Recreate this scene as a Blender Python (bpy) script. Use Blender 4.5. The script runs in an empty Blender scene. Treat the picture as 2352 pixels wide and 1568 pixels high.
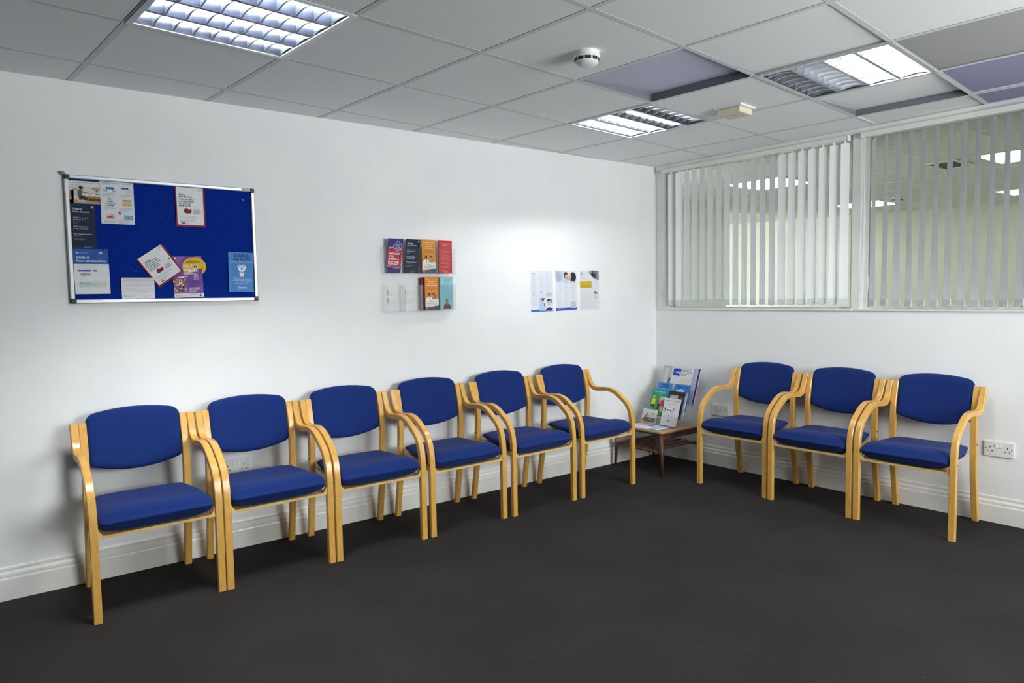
import bpy, bmesh, math, random
from mathutils import Vector, Matrix
random.seed(7)
PI = math.pi
scene = bpy.context.scene
COL = scene.collection

# ------------------------------------------------------------------ place
SKY = 16.0                     # daylight sent in through the added window
H = 2.353                      # ceiling height
RW = 0.0306                    # the window wall is a little out of square
TH = 0.0955                    # the ceiling grid runs a little askew
GX, GY, TILE = -2.2427, -0.1481, 0.5986
RZ_R = -PI/2 + RW              # wall frames: local x = right along the wall, local -y = into the room

def RWP(u, n, z):              # point on/near the window wall
    v = Matrix.Rotation(RZ_R, 3, 'Z') @ Vector((u, -n, z)); return v

def grid(i, j):                # ceiling grid crossing
    a = .6*i; b = -TILE*(j-1); c, s = math.cos(TH), math.sin(TH)
    return (GX + c*a - s*b, GY + s*a + c*b)

# ------------------------------------------------------------------ materials
def lin(h):
    h = h.lstrip('#'); r = []
    for k in (0, 2, 4):
        c = int(h[k:k+2], 16)/255
        r.append(c/12.92 if c <= .04045 else ((c+.055)/1.055)**2.4)
    return (*r, 1)

MATS = {}
def nodes_of(name):
    m = bpy.data.materials.new(name); m.use_nodes = True
    nt = m.node_tree; b = nt.nodes['Principled BSDF']
    return m, nt, b

def flat(h, rough=.55, metal=0, spec=.5):
    key = (h, rough, metal, spec)
    if key in MATS: return MATS[key]
    m, nt, b = nodes_of('paint_' + h.strip('#'))
    b.inputs['Roughness'].default_value = rough; b.inputs['Metallic'].default_value = metal
    b.inputs['Specular IOR Level'].default_value = spec
    tc = nt.nodes.new('ShaderNodeTexCoord'); no = nt.nodes.new('ShaderNodeTexNoise')
    no.inputs['Scale'].default_value = 60; no.inputs['Detail'].default_value = 2
    mx = nt.nodes.new('ShaderNodeMix'); mx.data_type = 'RGBA'
    c = lin(h); d = tuple(x*.95 for x in c[:3]) + (1,)
    mx.inputs['A'].default_value = c; mx.inputs['B'].default_value = d
    nt.links.new(tc.outputs['Object'], no.inputs['Vector'])
    nt.links.new(no.outputs['Fac'], mx.inputs['Factor']); nt.links.new(mx.outputs['Result'], b.inputs['Base Color'])
    MATS[key] = m; return m

def textured(name, c1, c2, scale, rough=.6, bump=0., bscale=None, stretch=None, detail=4, lo=.35, hi=.65, spec=.5, coat=0, coord='Object', sheen=0):
    m, nt, b = nodes_of(name)
    tc = nt.nodes.new('ShaderNodeTexCoord'); mp = nt.nodes.new('ShaderNodeMapping')
    if stretch: mp.inputs['Scale'].default_value = stretch
    nt.links.new(tc.outputs[coord], mp.inputs['Vector'])
    no = nt.nodes.new('ShaderNodeTexNoise'); no.inputs['Scale'].default_value = scale; no.inputs['Detail'].default_value = detail
    nt.links.new(mp.outputs['Vector'], no.inputs['Vector'])
    cr = nt.nodes.new('ShaderNodeValToRGB'); cr.color_ramp.elements[0].position = lo; cr.color_ramp.elements[1].position = hi
    cr.color_ramp.elements[0].color = lin(c1); cr.color_ramp.elements[1].color = lin(c2)
    nt.links.new(no.outputs['Fac'], cr.inputs['Fac']); nt.links.new(cr.outputs['Color'], b.inputs['Base Color'])
    b.inputs['Roughness'].default_value = rough; b.inputs['Specular IOR Level'].default_value = spec
    b.inputs['Coat Weight'].default_value = coat; b.inputs['Coat Roughness'].default_value = .18
    b.inputs['Sheen Weight'].default_value = sheen
    if bump:
        n2 = nt.nodes.new('ShaderNodeTexNoise'); n2.inputs['Scale'].default_value = bscale or scale; n2.inputs['Detail'].default_value = 3
        nt.links.new(mp.outputs['Vector'], n2.inputs['Vector'])
        bp = nt.nodes.new('ShaderNodeBump'); bp.inputs['Strength'].default_value = bump; bp.inputs['Distance'].default_value = .002
        nt.links.new(n2.outputs['Fac'], bp.inputs['Height']); nt.links.new(bp.outputs['Normal'], b.inputs['Normal'])
    return m

M_WALL = textured('wall_paint', '#ecefef', '#f0f2f2', 3, rough=.62, bump=.12, bscale=140, spec=.35)
M_TRIM = textured('gloss_white_paint', '#e4e4df', '#ebebe6', 5, rough=.3, bump=.05, bscale=60)
M_TILE = textured('ceiling_tile', '#eef1f1', '#f4f6f6', 220, rough=.95, bump=.25, bscale=420, spec=.1)
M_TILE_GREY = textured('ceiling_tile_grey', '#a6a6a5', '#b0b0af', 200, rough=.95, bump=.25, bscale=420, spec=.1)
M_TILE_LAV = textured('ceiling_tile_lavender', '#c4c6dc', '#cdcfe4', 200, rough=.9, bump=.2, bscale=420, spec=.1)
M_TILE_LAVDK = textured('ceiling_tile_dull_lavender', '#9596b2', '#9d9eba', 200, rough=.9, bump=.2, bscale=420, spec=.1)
M_TEE = flat('#dcdfdf', .9, 0, .1)
M_SHAFT_SHADE = flat('#76757f', .7)  # dark grey puts the recess shade into the upstand colour
M_BLUE = textured('blue_woven_wool', '#12265d', '#1c3476', 420, rough=.92, bump=.5, bscale=520, spec=.12, detail=3, sheen=.06)
M_FELT = textured('blue_felt', '#06237c', '#0d3294', 300, rough=.95, bump=.3, bscale=400, spec=.08)
M_ALU = flat('#cfd1d4', .38, .55)
M_CAP = flat('#26262b', .45)
M_PLASTIC = flat('#e8e8e6', .35)
M_CREAM = flat('#dbd7bf', .4)
M_DARK = flat('#17181b', .5)
M_VANE = textured('blind_fabric', '#f3f5f5', '#f8f9f9', 300, rough=.85, spec=.15)
def translucent(m, f):
    nt = m.node_tree; b = nt.nodes['Principled BSDF']; t = nt.nodes.new('ShaderNodeBsdfTranslucent'); mx = nt.nodes.new('ShaderNodeMixShader')
    t.inputs['Color'].default_value = lin('#eef1f0'); mx.inputs[0].default_value = f
    nt.links.new(b.outputs[0], mx.inputs[1]); nt.links.new(t.outputs[0], mx.inputs[2]); nt.links.new(mx.outputs[0], nt.nodes['Material Output'].inputs[0])
translucent(M_VANE, .12)
M_WEIGHT = flat('#d3dad9', .5)
M_PAPEREDGE = flat('#d9dade', .6)

def wood(name, c1, c2, stretch, rough=.3, coat=.35):
    return textured(name, c1, c2, 9, rough=rough, stretch=stretch, detail=6, lo=.3, hi=.7, coat=coat, bump=.03, bscale=20)
M_BEECH = wood('lacquered_beech', '#cf9c47', '#dcae5c', (6, 2.2, 2.2))
M_BEECH_PALE = wood('beech_plywood', '#d9b571', '#e3c283', (2, 6, 6))
M_TEAK = wood('teak_veneer', '#9a7750', '#b48f63', (10, 2, 10), rough=.35, coat=.15)
M_TEAKDK = wood('dark_teak', '#4a2c1c', '#5f3b26', (6, 6, 1.6), rough=.4, coat=.15)

def carpet():
    m, nt, b = nodes_of('dark_carpet')
    tc = nt.nodes.new('ShaderNodeTexCoord')
    n1 = nt.nodes.new('ShaderNodeTexNoise'); n1.inputs['Scale'].default_value = 2.2; n1.inputs['Detail'].default_value = 6
    n2 = nt.nodes.new('ShaderNodeTexNoise'); n2.inputs['Scale'].default_value = 350; n2.inputs['Detail'].default_value = 2
    n3 = nt.nodes.new('ShaderNodeTexVoronoi'); n3.inputs['Scale'].default_value = 14
    for n in (n1, n2, n3): nt.links.new(tc.outputs['Object'], n.inputs['Vector'])
    r1 = nt.nodes.new('ShaderNodeValToRGB'); r1.color_ramp.elements[0].color = lin('#2b2828'); r1.color_ramp.elements[1].color = lin('#312e2e')
    r1.color_ramp.elements[0].position = .35; r1.color_ramp.elements[1].position = .7
    nt.links.new(n1.outputs['Fac'], r1.inputs['Fac'])
    r2 = nt.nodes.new('ShaderNodeValToRGB'); r2.color_ramp.elements[0].color = (.7, .7, .7, 1); r2.color_ramp.elements[1].color = (1.35, 1.35, 1.35, 1)
    nt.links.new(n2.outputs['Fac'], r2.inputs['Fac'])
    mu = nt.nodes.new('ShaderNodeMix'); mu.data_type = 'RGBA'; mu.blend_type = 'MULTIPLY'; mu.inputs['Factor'].default_value = 1
    nt.links.new(r1.outputs['Color'], mu.inputs['A']); nt.links.new(r2.outputs['Color'], mu.inputs['B'])
    r3 = nt.nodes.new('ShaderNodeValToRGB'); r3.color_ramp.elements[0].color = (1, 1, 1, 1); r3.color_ramp.elements[1].color = (0, 0, 0, 1)
    r3.color_ramp.elements[0].position = .018; r3.color_ramp.elements[1].position = .035
    nt.links.new(n3.outputs['Distance'], r3.inputs['Fac'])
    m2 = nt.nodes.new('ShaderNodeMix'); m2.data_type = 'RGBA'; m2.inputs['B'].default_value = lin('#6d6866')
    nt.links.new(r3.outputs['Color'], m2.inputs['Factor']); nt.links.new(mu.outputs['Result'], m2.inputs['A'])
    nt.links.new(m2.outputs['Result'], b.inputs['Base Color'])
    b.inputs['Roughness'].default_value = .95; b.inputs['Specular IOR Level'].default_value = .12
    bp = nt.nodes.new('ShaderNodeBump'); bp.inputs['Strength'].default_value = .5; bp.inputs['Distance'].default_value = .003
    nt.links.new(n2.outputs['Fac'], bp.inputs['Height']); nt.links.new(bp.outputs['Normal'], b.inputs['Normal'])
    return m
M_CARPET = carpet()

def emit(name, col, s):
    m = bpy.data.materials.new(name); m.use_nodes = True; nt = m.node_tree
    nt.nodes.remove(nt.nodes['Principled BSDF']); e = nt.nodes.new('ShaderNodeEmission')
    e.inputs['Color'].default_value = (*col, 1); e.inputs['Strength'].default_value = s
    nt.links.new(e.outputs[0], nt.nodes['Material Output'].inputs[0]); return m

def clear(name, tint, gloss=1.0, rough=.03, ior=1.45):
    m = bpy.data.materials.new(name); m.use_nodes = True; nt = m.node_tree
    nt.nodes.remove(nt.nodes['Principled BSDF'])
    t = nt.nodes.new('ShaderNodeBsdfTransparent'); t.inputs['Color'].default_value = (*tint, 1)
    g = nt.nodes.new('ShaderNodeBsdfGlossy'); g.inputs['Roughness'].default_value = rough
    f = nt.nodes.new('ShaderNodeFresnel'); f.inputs['IOR'].default_value = ior
    mu = nt.nodes.new('ShaderNodeMath'); mu.operation = 'MULTIPLY'; mu.inputs[1].default_value = gloss
    mx = nt.nodes.new('ShaderNodeMixShader')
    nt.links.new(f.outputs[0], mu.inputs[0]); nt.links.new(mu.outputs[0], mx.inputs[0])
    nt.links.new(t.outputs[0], mx.inputs[1]); nt.links.new(g.outputs[0], mx.inputs[2])
    nt.links.new(mx.outputs[0], nt.nodes['Material Output'].inputs[0]); return m
M_GLASS = clear('window_glass', (.962, .985, .970), .8)
M_GLASS_FILL = clear('fill_window_glass', (.98, .98, .98), .5)
M_ACRYL = clear('clear_acrylic', (.996, .997, .998), .25, .06)

# ------------------------------------------------------------------ mesh helpers
class MB:
    """collects shapes of one part"""
    def __init__(s): s.v = []; s.f = []; s.m = []; s.sm = []
    def add(s, vs, fs, mi=0, smooth=False):
        o = len(s.v); s.v += [tuple(v) for v in vs]
        for f in fs: s.f.append([o+k for k in f]); s.m.append(mi); s.sm.append(smooth)
    def box(s, x0, x1, y0, y1, z0, z1, mi=0, mat=None):
        vs = [Vector((x, y, z)) for x in (x0, x1) for y in (y0, y1) for z in (z0, z1)]
        if mat: vs = [mat @ v for v in vs]
        s.add(vs, [(0,1,3,2),(4,6,7,5),(0,4,5,1),(2,3,7,6),(0,2,6,4),(1,5,7,3)], mi)
    def cyl(s, p, q, r, r2=None, n=12, mi=0, caps=True, smooth=True):
        p, q = Vector(p), Vector(q); d = (q-p).normalized(); r2 = r if r2 is None else r2
        a = d.orthogonal().normalized(); b = d.cross(a)
        ring = lambda c, rr: [c + a*rr*math.cos(2*PI*k/n) + b*rr*math.sin(2*PI*k/n) for k in range(n)]
        s.add(ring(p, r) + ring(q, r2), [(k, (k+1) % n, n+(k+1) % n, n+k) for k in range(n)], mi, smooth)
        if caps:
            s.add(ring(p, r), [tuple(range(n))[::-1]], mi); s.add(ring(q, r2), [tuple(range(n))], mi)
    def tube(s, pts, r, n=6, mi=0):
        pts = [Vector(p) for p in pts]; L = len(pts); rings = []
        up = Vector((.13, .31, .94))
        for k, p in enumerate(pts):
            t = (pts[min(k+1, L-1)] - pts[max(k-1, 0)]).normalized()
            a = t.cross(up); a = a.normalized() if a.length > 1e-4 else t.orthogonal().normalized(); b = t.cross(a)
            rings += [p + a*r*math.cos(2*PI*q/n) + b*r*math.sin(2*PI*q/n) for q in range(n)]
        s.add(rings, [(k*n+q, k*n+(q+1) % n, (k+1)*n+(q+1) % n, (k+1)*n+q) for k in range(L-1) for q in range(n)], mi, True)
    def lathe(s, prof, c=(0, 0, 0), n=32, mi=0):
        c = Vector(c); vs = []
        for r, z in prof: vs += [c + Vector((r*math.cos(2*PI*k/n), r*math.sin(2*PI*k/n), z)) for k in range(n)]
        s.add(vs, [(k*n+q, k*n+(q+1) % n, (k+1)*n+(q+1) % n, (k+1)*n+q) for k in range(len(prof)-1) for q in range(n)], mi, True)
    def prism(s, prof, y0, y1, axis='y', mi=0):
        n = len(prof)
        P = (lambda a, b, t: (a, t, b)) if axis == 'y' else ((lambda a, b, t: (t, a, b)) if axis == 'x' else (lambda a, b, t: (a, b, t)))
        s.add([P(a, b, y0) for a, b in prof] + [P(a, b, y1) for a, b in prof],
              [tuple(range(n)), tuple(range(n, 2*n))[::-1]] + [(k, n+k, n+(k+1) % n, (k+1) % n) for k in range(n)], mi)
    def build(s, name, mats, parent=None, bevel=0, fix=True, kind=None):
        me = bpy.data.meshes.new(name); me.from_pydata(s.v, [], s.f)
        for m in (mats if isinstance(mats, (list, tuple)) else [mats]): me.materials.append(m)
        for p, mi, sm in zip(me.polygons, s.m, s.sm): p.material_index = mi; p.use_smooth = sm
        if fix or bevel:
            bm = bmesh.new(); bm.from_mesh(me)
            bmesh.ops.remove_doubles(bm, verts=bm.verts, dist=1e-6)
            if bevel:
                es = [e for e in bm.edges if len(e.link_faces) == 2 and e.calc_face_angle(0) > .9]
                bmesh.ops.bevel(bm, geom=es, offset=bevel, segments=2, profile=.5, affect='EDGES', clamp_overlap=True)
            if fix: bmesh.ops.recalc_face_normals(bm, faces=bm.faces)
            bm.to_mesh(me); bm.free()
        me.update()
        o = bpy.data.objects.new(name, me); COL.objects.link(o)
        if parent: o.parent = parent
        if kind: o['kind'] = kind
        return o

def tag(o, label, cat, group=None):
    o['label'] = label; o['category'] = cat
    if group: o['group'] = group
    return o
def thing(name, label, cat, loc=(0, 0, 0), rz=0, group=None):
    o = bpy.data.objects.new(name, None); COL.objects.link(o); o.empty_display_size = .05
    o.location = loc; o.rotation_euler = (0, 0, rz); return tag(o, label, cat, group)
def struct(name, parent=None, rz=0, loc=(0, 0, 0)):
    o = bpy.data.objects.new(name, None); COL.objects.link(o); o.location = loc; o.rotation_euler = (0, 0, rz); o['kind'] = 'structure'; return o
def kids(o): return list(o.children)
def copy_tree(o, parent=None):
    c = o.copy(); COL.objects.link(c)
    if parent is not None: c.parent = parent
    for ch in kids(o): copy_tree(ch, c)
    return c

# ------------------------------------------------------------------ the room
XW, YW = -8.0, -5.2            # the two walls behind the camera
m = MB(); m.box(XW-.1, .10, YW-.1, 4.0, -.06, 0); m.build('floor', M_CARPET, kind='structure')
m = MB(); m.box(.10, 7.2, YW-.1, 4.0, -.06, 0); m.build('floor_beyond', textured('pale_bounce_floor', '#b9b9b4', '#c4c4bf', 3, rough=.5), kind='structure')  # unseen floor, made pale to bounce light onto the ceiling beyond
m = MB(); m.box(XW-.1, .12, 0, .12, 0, H+.12); m.build('wall_left', M_WALL, kind='structure')
m = MB(); m.box(XW-.1, XW, YW-.1, 0, 0, H+.12); m.build('wall_back', flat('#8c9196', .7), kind='structure')  # unseen wall, set far back and grey to darken the left side
WX0, WX1, WZ0, WZ1 = -2.6, -.6, .85, 2.2           # unseen window opening behind the camera, added to let fill daylight in
m = MB()
m.box(XW-.1, WX0, YW-.1, YW, 0, H+.12); m.box(WX1, .4, YW-.1, YW, 0, H+.12)
m.box(WX0, WX1, YW-.1, YW, 0, WZ0); m.box(WX0, WX1, YW-.1, YW, WZ1, H+.12)
m.build('wall_front', M_WALL, kind='structure', fix=False)

W1, W2, ZS, ZT = (.116, 1.592), (1.655, 3.16), 1.205, 2.318
wr = MB()
wr.box(0, 5.4, 0, .12, 0, ZS); wr.box(0, 5.4, 0, .12, ZT, H+.12)
wr.box(0, W1[0], 0, .12, ZS, ZT); wr.box(W1[1], W2[0], 0, .12, ZS, ZT); wr.box(W2[1], 5.4, 0, .12, ZS, ZT)
o = wr.build('wall_right', M_WALL, kind='structure', fix=False); o.rotation_euler.z = RZ_R

# skirting boards with a moulded top
SK = [(0, 0), (-.018, 0), (-.018, .094), (-.0165, .099), (-.0125, .101), (-.0135, .110), (-.0125, .118), (-.009, .124), (-.006, .130), (-.0065, .140), (-.005, .147), (0, .149)]
m = MB(); m.prism(SK, XW, -.012, 'x'); m.build('baseboard_left', M_TRIM, kind='structure')
m = MB(); m.prism(SK, .02, 5.1, 'x'); o = m.build('baseboard_right', M_TRIM, kind='structure'); o.rotation_euler.z = RZ_R
m = MB(); m.prism([(0, H-.034), (-.016, H-.034), (-.020, H-.030), (-.020, H-.001), (0, H-.001)], .012, 5.1, 'x')
o = m.build('trim_1', M_TRIM, kind='structure'); o.rotation_euler.z = RZ_R
# narrow jamb boards at the two sides of the windows
m = MB()
for a, b in ((.02, .112), (1.597, 1.650)): m.box(a, b, -.010, 0, ZS-.008, H-.034)
o = m.build('trim_2', M_TRIM, kind='structure', fix=False); o.rotation_euler.z = RZ_R

def window(name, a, b):
    w = struct(name, rz=RZ_R)
    f = MB(); y0, y1 = .035, .075
    f.box(a, a+.022, y0, y1, ZS, ZT); f.box(b-.022, b, y0, y1, ZS, ZT)
    f.box(a+.022, b-.022, y0, y1, ZS, ZS+.016); f.box(a+.022, b-.022, y0, y1, ZT-.02, ZT)
    f.build('window_frame', M_TRIM, w, fix=False)
    g = MB(); g.box(a+.02, b-.02, .052, .058, ZS+.014, ZT-.018); g.build('window_pane', M_GLASS, w)
    s = MB(); s.box(a-.012, b+.012, -.014, .035, ZS-.008, ZS+.004); s.build('window_sill', M_TRIM, w, bevel=.002)
    return w
window('window_1', *W1); window('window_2', *W2)
w3 = struct('fill_window')  # unseen window, added to brighten the ceiling and walls
m = MB()
for k in range(5):
    x = WX0 + (WX1-WX0)*k/4; m.box(x-.025, x+.025, YW-.075, YW-.03, WZ0, WZ1)
m.box(WX0, WX1, YW-.075, YW-.03, WZ0, WZ0+.05); m.box(WX0, WX1, YW-.075, YW-.03, WZ1-.05, WZ1)
m.build('window_frame', M_TRIM, w3, fix=False)
m = MB(); m.box(WX0, WX1, YW-.056, YW-.05, WZ0+.02, WZ1-.02); m.build('window_pane', M_GLASS_FILL, w3)
pl = bpy.data.lights.new('window_portal', 'AREA'); pl.shape = 'RECTANGLE'; pl.size = WX1-WX0; pl.size_y = WZ1-WZ0; pl.cycles.is_portal = True
po = bpy.data.objects.new('window_portal', pl); COL.objects.link(po); po.location = ((WX0+WX1)/2, YW-.09, (WZ0+WZ1)/2); po.rotation_euler = (PI/2, 0, 0); po['kind'] = 'helper'

# ------------------------------------------------------------------ ceiling: tiles in a tee grid
I0, I1, J0, J1 = -11, 6, 0, 10
LIGHTS = {(-3, 2): 'near', (1, 2): 'mid', (1, 4): 'far'}
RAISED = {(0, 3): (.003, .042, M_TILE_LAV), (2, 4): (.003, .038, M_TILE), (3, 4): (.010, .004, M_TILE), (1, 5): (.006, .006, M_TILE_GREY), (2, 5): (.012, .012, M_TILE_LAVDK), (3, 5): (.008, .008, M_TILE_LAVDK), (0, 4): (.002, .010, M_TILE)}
HOLES = set(LIGHTS) | set(RAISED)

def clip(me, walls=True):
    bm = bmesh.new(); bm.from_mesh(me)
    cuts = [((0, -.001, 0), (0, 1, 0)), (RWP(0, .001, 0), RWP(0, -1, 0)), ((XW, 0, 0), (-1, 0, 0)), ((0, YW, 0), (0, -1, 0))]
    for co, no in cuts:
        bmesh.ops.bisect_plane(bm, geom=bm.verts[:]+bm.edges[:]+bm.faces[:], plane_co=co, plane_no=no, clear_outer=True)
    bm.to_mesh(me); bm.free(); me.update()

def tile_quad(mb, i, j, z, mi=0, gap=0):
    g = gap/.6
    q = [grid(i, j), grid(i+1-g, j), grid(i+1-g, j+1-g), grid(i, j+1-g)]
    b = [(x, y, z) for x, y in q]; t = [(x, y, z+.015) for x, y in q]
    mb.add(b+t, [(0, 3, 2, 1), (4, 5, 6, 7), (0, 1, 5, 4), (1, 2, 6, 5), (2, 3, 7, 6), (3, 0, 4, 7)], mi)

ceil = MB()
for i in range(I0, I1):
    for j in range(J0, J1):
        if (i, j) not in HOLES: tile_quad(ceil, i, j, H+.0012, gap=.0148)
ceiling = ceil.build('ceiling', M_TILE, kind='structure', fix=False); clip(ceiling.data)

def bar(mb, p, q, w, z0, z1):   # a straight bar on the ceiling plane
    p, q = Vector((*p, 0)), Vector((*q, 0)); d = (q-p).normalized(); n = Vector((-d.y, d.x, 0))*w/2
    vs = [p-n, p+n, q+n, q-n]
    mb.add([v + Vector((0, 0, z0)) for v in vs] + [v + Vector((0, 0, z1)) for v in vs],
           [(0, 3, 2, 1), (4, 5, 6, 7), (0, 1, 5, 4), (1, 2, 6, 5), (2, 3, 7, 6), (3, 0, 4, 7)])
tee = MB()
for i in range(I0, I1+1): bar(tee, grid(i, J0), grid(i, J1), .024, H+.0005, H+.0011); bar(tee, grid(i, J0), grid(i, J1), .004, H+.003, H+.05)
for j in range(J0, J1+1): bar(tee, grid(I0, j), grid(I1, j), .024, H+.0004, H+.0010); bar(tee, grid(I0, j), grid(I1, j), .004, H+.003, H+.05)
t = tee.build('ceiling_grid', M_TEE, ceiling, fix=False); clip(t.data)
shaft = MB()
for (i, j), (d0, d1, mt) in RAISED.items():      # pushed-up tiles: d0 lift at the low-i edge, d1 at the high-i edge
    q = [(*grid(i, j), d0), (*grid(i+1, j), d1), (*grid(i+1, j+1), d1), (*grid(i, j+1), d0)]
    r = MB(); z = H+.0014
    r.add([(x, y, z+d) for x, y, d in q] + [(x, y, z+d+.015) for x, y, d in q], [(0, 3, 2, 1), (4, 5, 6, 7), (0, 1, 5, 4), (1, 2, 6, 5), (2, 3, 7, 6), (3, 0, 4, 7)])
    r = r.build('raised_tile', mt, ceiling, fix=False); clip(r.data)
    if d1 > .02:
        for k in range(4):
            a, b = q[k], q[(k+1) % 4]
            A, B = Vector(a[:2]), Vector(b[:2]); d = (B-A).normalized(); n = Vector((-d.y, d.x))*.005
            vs = []
            for P, dz in ((A, a[2]), (B, b[2])):
                for sg in (-1, 1):
                    for zz in (z, z+dz+.001): vs.append((P.x+sg*n.x, P.y+sg*n.y, zz))
            shaft.add(vs, [(0, 1, 3, 2), (4, 6, 7, 5), (0, 4, 5, 1), (2, 3, 7, 6), (0, 2, 6, 4), (1, 5, 7, 3)])
s = shaft.build('shaded_upstand', M_SHAFT_SHADE, ceiling, fix=False); clip(s.data)
# unseen plenum lid, added so no outside light leaks in
lid = MB(); lid.box(XW-.1, 7.2, YW-.1, 4.0, H+.20, H+.24); lid.build('plenum_lid', flat('#77777a', .9), kind='structure')

# ------------------------------------------------------------------ recessed louvre lights
M_TUBE_OFF = flat('#b9bcc0', .3)
M_HOUSE = flat('#8d929b', .35, .7)
M_BLADE = flat('#dfe2e6', .38, .9)
M_HOUSE_DK = flat('#6a6f79', .3, .8)  # darker metals for the near light; dark cell reflections put into the colour
M_BLADE_DK = flat('#8f949e', .3, .9)
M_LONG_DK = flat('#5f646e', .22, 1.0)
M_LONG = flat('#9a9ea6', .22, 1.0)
def louvre_light(cell, lit, label, power=150.0, dp=.030, low_h=None, dark=False):
    M_TUBE = emit('lit_tube', (.965, .985, .985), power)
    i, j = cell
    p0, p1, p3 = Vector(grid(i, j)), Vector(grid(i+1, j)), Vector(grid(i, j+1))
    c = (p1+p3)/2
    t = thing('ceiling_light', label, 'ceiling light', (c.x, c.y, H), TH)
    h = .298; hh = dp+.042
    b = MB()
    for s in (-1, 1):
        b.box(s*h-.004, s*h+.004, -h, h, .001, hh); b.box(-h, h, s*h-.004, s*h+.004, .001, hh)
    b.box(-h, h, -h, h, hh, hh+.004)
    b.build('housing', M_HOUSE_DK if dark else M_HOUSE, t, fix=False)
    f = MB()
    for s in (-1, 1):
        f.box(s*.293-.011, s*.293+.011, -.304, .304, -.004, .001); f.box(-.282, .282, s*.293-.011, s*.293+.011, -.004, .001)
    f.build('rim', M_ALU, t, fix=False)
    # longitudinal reflector wedges (along x) and cross blades (along y)
    for k in range(5):
        y = -.286 + k*.143
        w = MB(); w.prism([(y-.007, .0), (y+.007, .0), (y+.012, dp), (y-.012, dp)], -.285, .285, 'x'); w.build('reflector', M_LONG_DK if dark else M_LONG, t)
    for k in range(9):
        x = -.286 + .0715*(k+.0)
        w = MB()
        for s in range(4):          # blade bottoms arch up a little in every channel
            y0 = -.286 + s*.143 + .006; n = 8
            low = [(y0 + (.131)*q/n, .002 + .010*math.sin(PI*q/n)) for q in range(n+1)]
            w.prism(low + [(low[-1][0], low_h or dp), (low[0][0], low_h or dp)], x-.0035, x+.0035, 'x')
        w.build('louvre_blade', M_BLADE_DK if dark else M_BLADE, t)
    for k in range(4):
        y = -.286 + .143*(k+.5)
        w = MB(); w.cyl((-.28, y, dp+.018), (.28, y, dp+.018), .008, n=8)
        w.build('tube', M_TUBE if lit[k] else M_TUBE_OFF, t)
    return t
# channel order in local y: 0 = away from the long wall ... 3 = next to it
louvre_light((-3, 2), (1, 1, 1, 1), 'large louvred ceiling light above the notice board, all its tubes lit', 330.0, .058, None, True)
louvre_light((1, 2), (0, 0, 1, 1), 'half lit louvred ceiling light nearest the room corner', 135.0)
louvre_light((1, 4), (1, 1, 0, 0), 'half lit louvred ceiling light near the window wall, beside lavender tiles', 170.0)

for cell in ((-3, 6), (0, 7)):  # unseen louvre lights, added as fill for the room
    louvre_light(cell, (1, 1, 1, 1), 'added louvred ceiling light behind the viewer, for fill')['group'] = 'added fill lights behind the viewer'

# smoke detector and small box on the ceiling
def smoke_detector(x, y, z, label, r=1.0):
    t = thing('smoke_detector', label, 'smoke detector', (x, y, z), .3)
    b = MB(); b.lathe([(0, .004), (.05, .004), (.052, 0), (.052, -.012), (.048, -.016), (.040, -.017)]); b.build('base', M_PLASTIC, t)
    d = MB(); d.lathe([(.044, -.014), (.055, -.019), (.056, -.024), (.054, -.029), (.050, -.0295), (.050, -.044), (.049, -.045), (.044, -.052), (.034, -.058), (.018, -.061), (0, -.062)], n=40)
    d.build('body', M_PLASTIC, t)
    for k in range(10):
        a = 2*PI*k/10
        v = MB(); mt = Matrix.Rotation(a, 4, 'Z')
        v.box(.047, .0515, -.0115, .0115, -.042, -.030, mat=mt); v.build('vent', M_DARK, t)
    return t
smoke_detector(-2.365, -1.655, H+.003, 'round white smoke detector on the ceiling left of the lavender tile')
t = thing('ceiling_box', 'small cream square box on the ceiling between two half lit lights', 'alarm box', (-1.055, -1.475, H), TH)
m = MB(); m.box(-.082, .082, -.082, .082, -.008, .003); m.build('base', M_PLASTIC, t, bevel=.002)
m = MB(); m.box(-.07, .07, -.07, .07, -.042, -.009); m.build('cover', M_CREAM, t, bevel=.005)
for k in (-1, 1):
    m = MB(); m.box(k*.02-.002, k*.02+.002, -.05, .05, -.0435, -.041); m.build('slot', flat('#b8b5a2', .5), t)

# ------------------------------------------------------------------ the room beyond the windows
M_FARW = textured('cream_wall_paint', '#cbcdbe', '#d3d5c7', 2, rough=.7)
M_BACKC = textured('neighbour_ceiling_tile', '#cfd2ca', '#d6d9d1', 200, rough=.95, spec=.1)
M_GREENW = textured('pale_green_wall_paint', '#e9efe6', '#eef4ec', 2, rough=.7)
nb = MB()
for i in range(0, 13):
    for j in range(0, 13):
        x0, y0 = .17+i*.6, 3.98-j*.6
        nb.box(x0+.004, x0+.596, y0-.596, y0-.004, H+.002, H+.012)
o = nb.build('ceiling_beyond', M_BACKC, kind='structure', fix=False)
m = MB()
for i in range(0, 14): m.box(.17+i*.6-.012, .17+i*.6+.012, -4, 4, H, H+.003)
for j in range(0, 14): m.box(.17, 7.9, 3.98-j*.6-.012, 3.98-j*.6+.012, H-.0002, H+.003)
m.build('ceiling_grid', M_TEE, o, fix=False)
def wall_between(name, p, q, mat, th=.1, z1=H+.1):
    m = MB(); d = Vector((q[0]-p[0], q[1]-p[1])); L = d.length
    m.box(0, L, 0, th, 0, z1); o = m.build(name, mat, kind='structure'); o.location = (*p, 0); o.rotation_euler.z = math.atan2(d.y, d.x); return o
wall_between('wall_far', (4.35, 3.95), (6.25, -3.4), M_FARW)
wall_between('wall_stub', (.16, .95), (3.25, 1.63), M_GREENW)
wall_between('wall_beyond_left', (.16, 3.85), (4.5, 3.85), M_FARW)
wall_between('wall_beyond_right', (6.3, -3.3), (.24, -3.3), M_FARW)
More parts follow.
